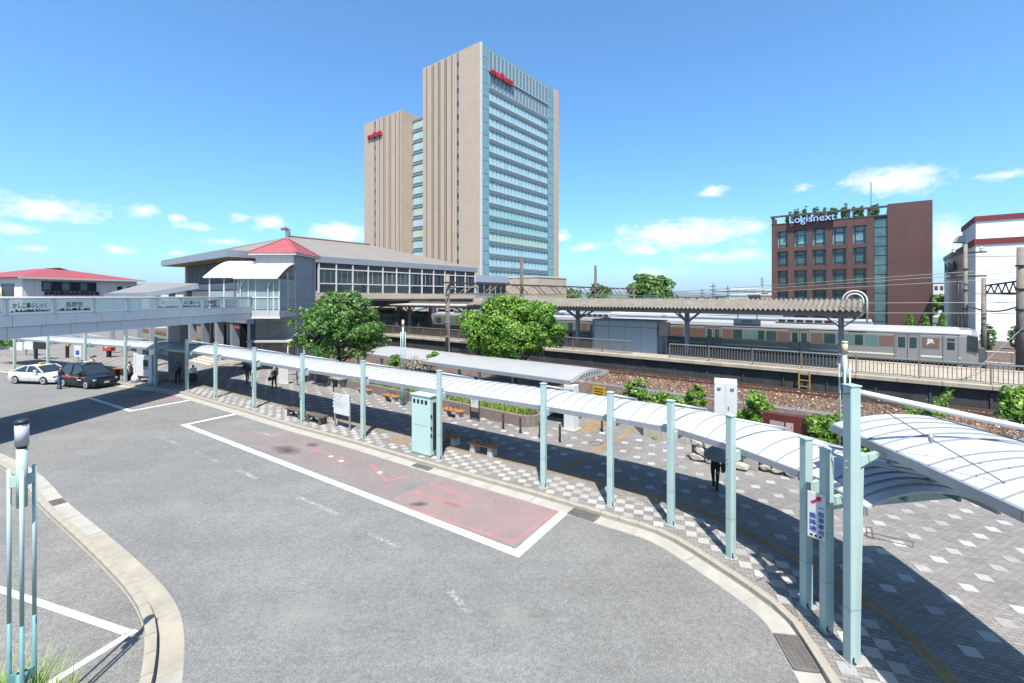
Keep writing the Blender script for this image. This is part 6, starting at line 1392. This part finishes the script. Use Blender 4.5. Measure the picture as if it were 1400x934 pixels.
# ================================================================== CARS
def loft(b, secs, mi=0):
    n = len(secs[0]); V = [p for s in secs for p in s]; fs = []
    for i in range(len(secs) - 1):
        for k in range(n): fs.append((i * n + k, i * n + (k + 1) % n, (i + 1) * n + (k + 1) % n, (i + 1) * n + k))
    fs += [tuple(range(n)), tuple(reversed(range((len(secs) - 1) * n, len(secs) * n)))]; return b.add(V, fs, mi)
def car(label, loc, ang, paintm, L_, Wd, Ht, prof, cab, wheelx, cat='taxi', stripe=None, lamp=None, grille=dark):
    """prof: [(x, bonnet height)], cab: [(x, z)] side outline of the greenhouse from rear foot over the roof to front foot"""
    t = thing('taxi', label, cat, loc, ang); hw = Wd / 2
    b = MB(); secs = []
    for x, zt, wf in prof:
        w = hw * wf; zb_ = .20
        secs.append([(x, -w * .92, zb_), (x, -w, .42), (x, -w, zt * .78), (x, -w * .93, zt - .03), (x, -w * .75, zt), (x, w * .75, zt), (x, w * .93, zt - .03), (x, w, zt * .78), (x, w, .42), (x, w * .92, zb_)])
    loft(b, secs); body = b.build('body', paintm, t, True, fix=True); md = body.modifiers.new('es', 'EDGE_SPLIT'); md.split_angle = R(40)
    def ins(z): return hw * (.93 - .20 * max(0, (z - cab[0][1]) / (Ht - cab[0][1])))
    V = [(x, -ins(z), z) for x, z in cab] + [(x, ins(z), z) for x, z in cab]; n = len(cab)
    gh = MB().add(V, [tuple(range(n)), tuple(reversed(range(n, 2 * n)))] + [(i, i + n, i + 1 + n, i + 1) for i in range(n - 1)]).build('greenhouse', g_dark, t, fix=True)
    r = [p for p in cab if p[1] > Ht - .12]
    MB().shell([[(x, y * ins(z) * 1.015, z + .03 - .025 * abs(y)) for y in (-1, -.5, 0, .5, 1)] for x, z in [(r[0][0] - .05, r[0][1] - .005)] + r + [(r[-1][0] + .05, r[-1][1] - .005)]], .05).build('roof', paintm, t, True, fix=True)
    # pillars
    for side in (-1, 1):
        for (xa, za), (xb, zb_) in ((cab[0], r[0]), (r[-1], cab[-1]), (((cab[0][0] + cab[-1][0]) / 2 - .05, cab[0][1]), ((cab[0][0] + cab[-1][0]) / 2 - .05, r[0][1]))):
            MB().bar((xa, side * ins(za) * 1.01, za), (xb, side * ins(zb_) * 1.01, zb_), .06, .09).build('pillar', paintm, t)
        MB().box(wheelx[1] - .72, wheelx[1] - .50, side * (hw + .10) - .07, side * (hw + .10) + .07, cab[0][1] + .02, cab[0][1] + .17).build('wing_mirror', paintm, t, bevel=.02)
        for dx in (0.08, 1.0): B('door_handle', chrome, t, wheelx[0] + .55 + dx, wheelx[0] + .75 + dx, side * hw - .012, side * hw + .012, .76, .79)
        for xd in (wheelx[0] + .42, (wheelx[0] + wheelx[1]) / 2, wheelx[1] - .42): B('door_seam', dark, t, xd - .006, xd + .006, side * hw * 1.003 - .004, side * hw * 1.003 + .004, .36, .84)
        B('sill', dark, t, wheelx[0] + .4, wheelx[1] - .4, side * hw * .97 - .02, side * hw * .97 + .02, .19, .26)
        if stripe: B('stripe', stripe, t, -L_ / 2 + .25, L_ / 2 - .9, side * hw * 1.004 - .006, side * hw * 1.004 + .006, .80, .87); B('door_lettering', white_l, t, wheelx[1] - 1.0, wheelx[1] - .55, side * hw * 1.004 - .006, side * hw * 1.004 + .006, .60, .68)
        B('headlight', mat('headlamp', (.7, .72, .74), .1), t, L_ / 2 - .22, L_ / 2 - .03, side * hw * .72 - .17, side * hw * .72 + .17, .60, .74, .03); B('tail_light', red_l, t, -L_ / 2 + .0, -L_ / 2 + .08, side * hw * .75 - .15, side * hw * .75 + .15, .66, .82, .02)
        for xw in wheelx:
            y = side * (hw - .09); w_ = MB().tube([(xw, y - .1, .31), (xw, y + .1, .31)], .31, 20).build('wheel', rubber, t, True); w_.modifiers.new('es', 'EDGE_SPLIT').split_angle = R(40)
            yo = y + side * .115; MB().tube([(xw, yo - .01, .31), (xw, yo + .01, .31)], .215, 14).build('rim', chrome, w_); [MB().bar((xw, yo + side * .012, .31), (xw + .2 * math.cos(q_), yo + side * .012, .31 + .2 * math.sin(q_)), .02, .03).build('spoke_gap', dark, w_) for q_ in (.3, 1.56, 2.8, 4.1, 5.3)]
            MB().tube([(xw, side * (hw - .16), .33), (xw, side * (hw + .004), .33)], .345, 18).build('wheel_arch', dark, t)
    B('grille', grille, t, L_ / 2 - .02, L_ / 2 + .015, -hw * .52, hw * .52, .50, .70); B('bumper', paintm, t, L_ / 2 - .06, L_ / 2 + .05, -hw * .9, hw * .9, .30, .48, .04); B('lower_grille', dark, t, L_ / 2 + .045, L_ / 2 + .055, -hw * .6, hw * .6, .33, .42)
    B('number_plate', white_l, t, L_ / 2 + .056, L_ / 2 + .066, -.17, .17, .40, .53)
    if lamp: B('roof_lamp', lamp, t, -.12, .12, -.2, .2, Ht + .035, Ht + .16, .03); 
    return t
wcar = mat('white_car_paint', (.80, .80, .80), .22, 0, .01); bcar = mat('black_car_paint', (.012, .016, .03), .14, 0, .05)
p = G(33, 525.5, ZR); car('white sedan taxi with yellow roof lamp parked behind the black one', (p.x + .6, p.y + .8, ZR), R(-9), wcar, 4.55, 1.78, 1.46,
    [(-2.27, .72, .80), (-2.2, .95, .90), (-1.7, 1.02, .98), (-.8, .98, 1), (.6, .97, 1), (1.2, .93, .99), (1.8, .82, .96), (2.15, .70, .88), (2.27, .58, .76)],
    [(-1.75, 1.0), (-1.15, 1.32), (-.7, 1.43), (-.1, 1.46), (.35, 1.42), (1.25, .95)], (-1.35, 1.35), lamp=mat('yellow_lamp', (.75, .52, .02), .3))
p = G(101, 530.5, ZR); car('tall black taxi with thin orange side stripe', (p.x + .35, p.y + .75, ZR), R(-19), bcar, 4.4, 1.70, 1.78,
    [(-2.2, .70, .84), (-2.12, 1.02, .94), (-1.6, 1.05, 1), (-.4, 1.04, 1), (.8, 1.04, 1), (1.2, 1.02, .99), (1.75, .96, .97), (2.1, .86, .92), (2.2, .66, .84)],
    [(-2.08, 1.02), (-1.9, 1.60), (-1.5, 1.75), (-.3, 1.78), (.35, 1.73), (1.25, 1.03)], (-1.36, 1.36), stripe=mat('orange_stripe', (.62, .13, .04), .4), lamp=white_p, grille=mat('chrome_grille', (.22, .23, .25), .25, .8))

# ================================================================== PEOPLE
def person(label, loc, face, top, legs, h=1.68, stride=.0, arm_l=None, arm_r=None, hair=hair_m, shoe=rubber, hat=None, lean=0.0, skirt=False):
    """standing or walking figure facing local +x; one continuous skinned body"""
    k = h / 1.70; V = []; E = []; rad = []; mid = []
    def v(x, y, z, r, m_, par=None):
        V.append((x * k + lean * max(0, z - .9) * k, y * k, z * k)); rad.append(r * k); mid.append(m_)
        if par is not None: E.append((par, len(V) - 1))
        return len(V) - 1
    SH, TR, TO, SK, HA = 0, 1, 2, 3, 4
    pel = v(0, 0, .95, .135, TR); ab = v(0, 0, 1.10, .125, TO, pel); ch = v(.01, 0, 1.30, .145, TO, ab); nk = v(0, 0, 1.455, .058, SK, ch); hd = v(.02, 0, 1.56, .085, SK, nk); hd2 = v(.015, 0, 1.64, .092, HA, hd); v(.0, 0, 1.70, .05, HA, hd2)
    v(.105, 0, 1.575, .018, SK, hd)
    for s, arm in ((1, arm_l), (-1, arm_r)):
        st_ = stride * s
        hp = v(0, .09 * s, .90, .098, TR, pel); kn = v(st_ * .22 + .03, .09 * s, .50, .066, TR, hp); an = v(st_ * .45 + (-.05 if st_ < 0 else 0), .09 * s, .09 + (.05 if st_ < 0 else 0), .045, TR, kn); v(st_ * .45 + .13, .10 * s, .045, .042, SH, an); v(st_ * .45 - .05, .09 * s, .05, .042, SH, an)
        arm = arm or ((.02, .24, 1.14), (.10, .25, .90)); (ex, ey, ez), (wx_, wy_, wz_) = arm
        sh = v(0, .175 * s, 1.385, .066, TO, ch); el_ = v(ex, ey * s, ez, .048, TO, sh); wr = v(wx_, wy_ * s, wz_, .030, SK, el_)
        d = Vector((wx_ - ex, (wy_ - ey) * s, wz_ - ez)).normalized(); pm = v(wx_ + d.x * .06, wy_ * s + d.y * .06, wz_ + d.z * .06, .032, SK, wr)
        for j, ln in enumerate((.075, .085, .08, .06)): v(wx_ + d.x * (.07 + ln) + .012 * (j - 1.5) + .015, wy_ * s + d.y * (.07 + ln), wz_ + d.z * (.07 + ln), .009, SK, pm)
        v(wx_ + d.x * .09 + .04, wy_ * s + d.y * .08, wz_ + d.z * .08, .010, SK, wr)
    me = bpy.data.meshes.new('person'); me.from_pydata(V, E, []); o = bpy.data.objects.new('person', me); C.objects.link(o)
    sk = o.modifiers.new('skin', 'SKIN'); sk.use_smooth_shade = True; o.modifiers.new('sub', 'SUBSURF').levels = 1
    for i, sv in enumerate(me.skin_vertices[0].data): sv.radius = (rad[i], rad[i]); sv.use_root = (i == 0)
    dg = bpy.context.evaluated_depsgraph_get(); m2 = bpy.data.meshes.new_from_object(o.evaluated_get(dg)); bpy.data.objects.remove(o)
    m2.name = 'person'; m2.materials.clear()
    for mm in (shoe, legs, top, skin_m, hair): m2.materials.append(mm)
    VV = np.array(V); mi = []
    for pg in m2.polygons:
        c = np.array(pg.center); dd = ((VV - c) ** 2).sum(1) - np.array(rad) ** 2; a = mid[int(dd.argmin())]
        if a == SK and c[2] > 1.555 * k and c[0] < .035 * k: a = HA
        mi.append(a)
    m2.polygons.foreach_set('material_index', mi); m2.polygons.foreach_set('use_smooth', [True] * len(mi))
    p = bpy.data.objects.new('person', m2); C.objects.link(p); p.location = loc; p.rotation_euler = (0, 0, face); tag(p, label, 'person')
    e = MB()
    for s in (-1, 1): e.lathe([(.0, -.011), (.012, 0), (.0, .011)], 8, (.092 * k, .032 * s * k, 1.60 * k))
    e.build('eyes', dark, p)
    if skirt: MB().lathe([(.16, 1.0 * k), (.24, .72 * k), (.27, .42 * k)], 16).build('skirt', legs, p, True)
    if hat: MB().lathe([(.23, 1.635 * k), (.14, 1.65 * k), (.115, 1.74 * k), (.03, 1.78 * k)], 16).build('hat', hat, p, True)
    return p
cl = {n_: mat('cloth_' + n_, c, .85, 0, .1, 8) for n_, c in {'black': (.012, .012, .014), 'navy': (.02, .025, .06), 'jeans': (.07, .14, .27), 'blue': (.12, .20, .36), 'pale': (.45, .50, .58), 'white': (.7, .7, .7), 'grey': (.16, .17, .19), 'charcoal': (.04, .042, .048), 'tan': (.35, .27, .18)}.items()}
cl['camo'] = cl['grey']
def bag(p, x, y, z, sx, sy, sz, m_): B('bag', m_, p, x - sx, x + sx, y - sy, y + sy, z - sz, z + sz, .03)
def umbrella(label, loc, h, r, m_, tilt=.0, az_=0, rise=.42):
    u = thing('umbrella', label, 'umbrella', loc, az_); n = 8
    prof_ = [(r * f, rise * (1 - f ** 1.8)) for f in np.linspace(0, 1, 6)]
    P = [[(rr * math.cos(2 * math.pi * k / n) , rr * math.sin(2 * math.pi * k / n), h + zz_) for k in range(n + 1)] for rr, zz_ in reversed(prof_)]
    c_ = MB().shell(P, .006).build('canopy', m_, u, fix=True); MB().tube([(0, 0, h - .35), (0, 0, h + rise)], .012, 6).build('shaft', dark, u); MB().tube([(0, 0, h - .35), (0, 0, h - .42), (.04, 0, h - .44)], .016, 6).build('handle', dark, u)
    b = MB()
    for k in range(n): a = 2 * math.pi * k / n; b.tube([(math.cos(a) * r * f, math.sin(a) * r * f, h - .012 + rise * (1 - f ** 1.8)) for f in (0.05, .35, .65, 1.0)], .007, 4)
    b.build('ribs', dark, u); u.rotation_euler = (tilt, tilt * .5, az_); return u
# the walker with the grey umbrella
q = G(978, 672); pp = person('person in black walking on the plaza with a black shoulder bag', q, R(-125), cl['black'], cl['black'], 1.66, .42, arm_r=((.10, .23, 1.12), (.24, .12, 1.22)), shoe=mat('grey_shoe', (.25, .25, .25), .6)); bag(pp, -.02, .26, .92, .16, .06, .18, cl['black'])
uu = umbrella('open grey umbrella held by the walker in black', q, 1.30, .54, mat('umbrella_grey', (.21, .26, .29), .55), .1); uu.location = (q.x - .02, q.y - .08, 0)
q = G(243, 524.5); pp = person('person in a blue shirt walking away with a dark sling bag', q, R(140), cl['blue'], cl['black'], 1.72, .3); bag(pp, -.14, -.08, 1.15, .07, .12, .15, cl['charcoal'])
q = G(264, 527); pp = person('person in white half hidden behind a canopy post', q, R(120), cl['white'], cl['navy'], 1.6, .2, skirt=True)
q = G(338, 525); pp = person('person in grey carrying bags under a dark umbrella', q, R(100), cl['charcoal'], cl['grey'], 1.6, .25, arm_l=((.1, .23, 1.12), (.24, .12, 1.22))); bag(pp, 0, -.34, .78, .06, .14, .16, cl['tan']); umbrella('open dark patterned umbrella held near the station steps', q, 1.25, .46, mat('umbrella_dark', (.03, .03, .045), .5), .1)
q = G(375, 532); pp = person('person in a pale shirt and cap walking with a backpack', q, R(150), cl['pale'], cl['black'], 1.62, .25, hair=cl['pale']); bag(pp, -.2, 0, 1.25, .08, .15, .2, cl['charcoal']); bag(pp, .0, .34, .8, .05, .13, .13, cl['black'])
q = G(81, 532.5, ZR); pp = person('person in navy shirt and blue jeans leaning at the black taxi', q, R(35), cl['navy'], cl['jeans'], 1.70, .1, arm_l=((.2, .2, 1.12), (.38, .12, 1.02)), arm_r=((.2, .2, 1.12), (.38, .12, 1.02)), lean=.15)
q = G(177, 521); pp = person('person in white top and black skirt by the white kiosk', q, R(10), cl['white'], cl['black'], 1.62, .15, skirt=True)
q = G(129, 512); pp = person('person in white bending over a bicycle behind the taxis', q, R(-160), cl['white'], cl['black'], 1.6, .2, lean=.35, hat=cl['tan'])
s_, t_, z_ = PT(572, 460, 38.5); pp = person('person in a blue shirt and teal cap standing at the platform fence', TF(s_, 38.5, ZP), R(-60), cl['blue'], cl['navy'], 1.65, .0, hair=mat('teal_cap', (.05, .25, .25), .6))
s_, t_, z_ = PT(542, 460, 39.0); pp = person('person in white waiting in the shade on the platform', TF(s_, 39, ZP), R(-100), cl['white'], cl['black'], 1.6, .0)
s_, t_, z_ = PT(780, 460, 42.0); pp = person('person in black waiting behind the platform fence near the shed', TF(s_, 42.0, ZP), R(-100), cl['black'], cl['black'], 1.2, .0)
# bicycle beside the bending person
bq = G(126, 515); bk = thing('bicycle', 'black bicycle held by the bending person behind the taxis', 'bicycle', (bq.x - .2, bq.y - .3, 0), R(20))
for x in (-.52, .52): w_ = MB().tube([(x + .33 * math.cos(a), 0, .34 + .33 * math.sin(a)) for a in np.linspace(0, 2 * math.pi, 19)], .018, 6).build('wheel', rubber, bk)
b = MB(); [b.tube([p, q2], .018, 6) for p, q2 in (((-.52, 0, .34), (0, 0, .30)), ((0, 0, .30), (-.14, 0, .82)), ((-.14, 0, .78), (.36, 0, .78)), ((0, 0, .3), (.38, 0, .72)), ((.34, 0, .95), (.52, 0, .34)), ((-.52, 0, .34), (-.13, 0, .7)))]; b.build('frame', dark, bk)
MB().tube([(.3, -.27, 1.0), (.36, 0, .98), (.3, .27, 1.0)], .015, 6).build('handlebar', dark, bk); B('saddle', dark, bk, -.27, -.02, -.07, .07, .82, .88, .02); B('basket', mat('basket_wire', (.2, .2, .2), .5), bk, .42, .72, -.16, .16, .74, .98)

# ================================================================== FURNITURE BY THE TAXI RANK
kq = G(197, 524); kk = thing('white_kiosk', 'white kiosk panel between two rounded pale columns', 'kiosk', kq, R(-22))
for x in (-1.05, 1.05): B('column', white_p, kk, x - .11, x + .11, -.13, .13, 0, 2.3, .04); MB().lathe([(.32, 0), (.3, .4), (.16, .62)], 14, (x, 0, 0)).build('column_foot', white_p, kk, True)
B('panel', white_p, kk, -.93, .93, -.08, .08, .55, 2.2, .02); B('screen', dark, kk, .05, .65, -.1, -.08, 1.35, 1.85); B('slot', silver, kk, .05, .65, -.1, -.08, 1.15, 1.3)
mq = G(149, 488.5, 0); pbx = thing('post_box', 'red post box on a dark post behind the taxis', 'post box', mq, R(-10)); B('post', dark, pbx, -.16, .16, -.16, .16, 0, .75); B('box', mat('post_red', (.62, .07, .04), .35), pbx, -.55, .55, -.3, .3, .72, 1.75, .08); B('slot_label', white_l, pbx, -.2, .15, -.315, -.3, 1.1, 1.35)
nq = G(41, 486); nbd = thing('town_map', 'white town map panel with blue print under the footbridge', 'notice board', nq, R(-12)); 
for x in (-.6, .6): B('leg', silver, nbd, x - .06, x + .06, -.05, .05, 0, 2.6)
B('panel', white_p, nbd, -.7, .7, -.12, -.06, .7, 2.6); B('blue_print', mat('print_blue', (.15, .3, .55), .5), nbd, -.5, -.05, -.135, -.12, 1.7, 2.4); B('blue_print', MATS['print_blue'], nbd, .1, .5, -.135, -.12, 1.8, 2.4)
nq = G(49, 491); n2 = thing('dark_display', 'dark display board on a black post under the footbridge', 'display', nq, R(-12)); B('post', dark, n2, -.14, .14, -.1, .1, 0, 1.2); B('board', dkgap, n2, -.3, 1.8, -.08, .08, 1.1, 2.5); B('coloured_poster', mat('poster_magenta', (.4, .04, .25), .5), n2, -.1, .3, -.095, -.08, 1.9, 2.3); B('coloured_poster', g_teal, n2, .5, .95, -.095, -.08, 1.9, 2.3)
for px, py, lab in ((92, 489, 'black litter bin post with yellow top by the station front'),): 
    q = G(px, py); t = thing('bin_post', lab, 'bin', q); B('post', dark, t, -.12, .12, -.1, .1, 0, 1.3); B('top', mat('bin_yellow', (.5, .38, .03), .5), t, -.14, .3, -.12, .12, 1.3, 1.7)
q = G(107, 494); t = thing('bus_sign', 'round-cornered white sign with blue wheelchair mark near the taxis', 'sign', q); B('post', silver, t, -.03, .03, -.03, .03, 0, 1.5); B('panel', white_p, t, -.38, .38, -.08, -.03, .45, 1.65, .03); B('mark', blue_l, t, -.18, .18, -.095, -.08, .7, 1.15)
q = G(168, 521); t = thing('wooden_stand', 'dark wooden stand with tan top beside the taxi rank post', 'stand', q); B('leg', dark, t, -.5, -.4, -.2, .2, 0, 1.0); B('leg', dark, t, .4, .5, -.2, .2, 0, 1.0); B('top', orange_w, t, -.6, .6, -.25, .25, 1.0, 1.08)
q = G(388, 525); t = thing('white_hoarding', 'plain white board leaning by the shaded bicycle bays', 'board', q, R(-20)); B('panel', wall_w, t, -.5, .5, -.04, .04, 0, 1.75); B('foot', silver, t, -.5, .5, -.2, .2, 0, .04)
for i, (px, py) in enumerate(((400, 520), (412, 524), (425, 520), (440, 522))):
    q = G(px, py); t = thing('bicycle_rack', 'dark steel hoop rack in the shade under the flat canopy', 'bicycle rack', q, R(20 + 10 * i), 'hoop racks under the flat canopy')
    MB().tube([(-.3, 0, 0), (-.3, 0, .9), (-.15, 0, 1.05), (.15, 0, 1.05), (.3, 0, .9), (.3, 0, 0)], .03, 6).build('hoop', dark, t)
    B('cross_bar', dark, t, -.28, .28, -.02, .02, .45, .5)
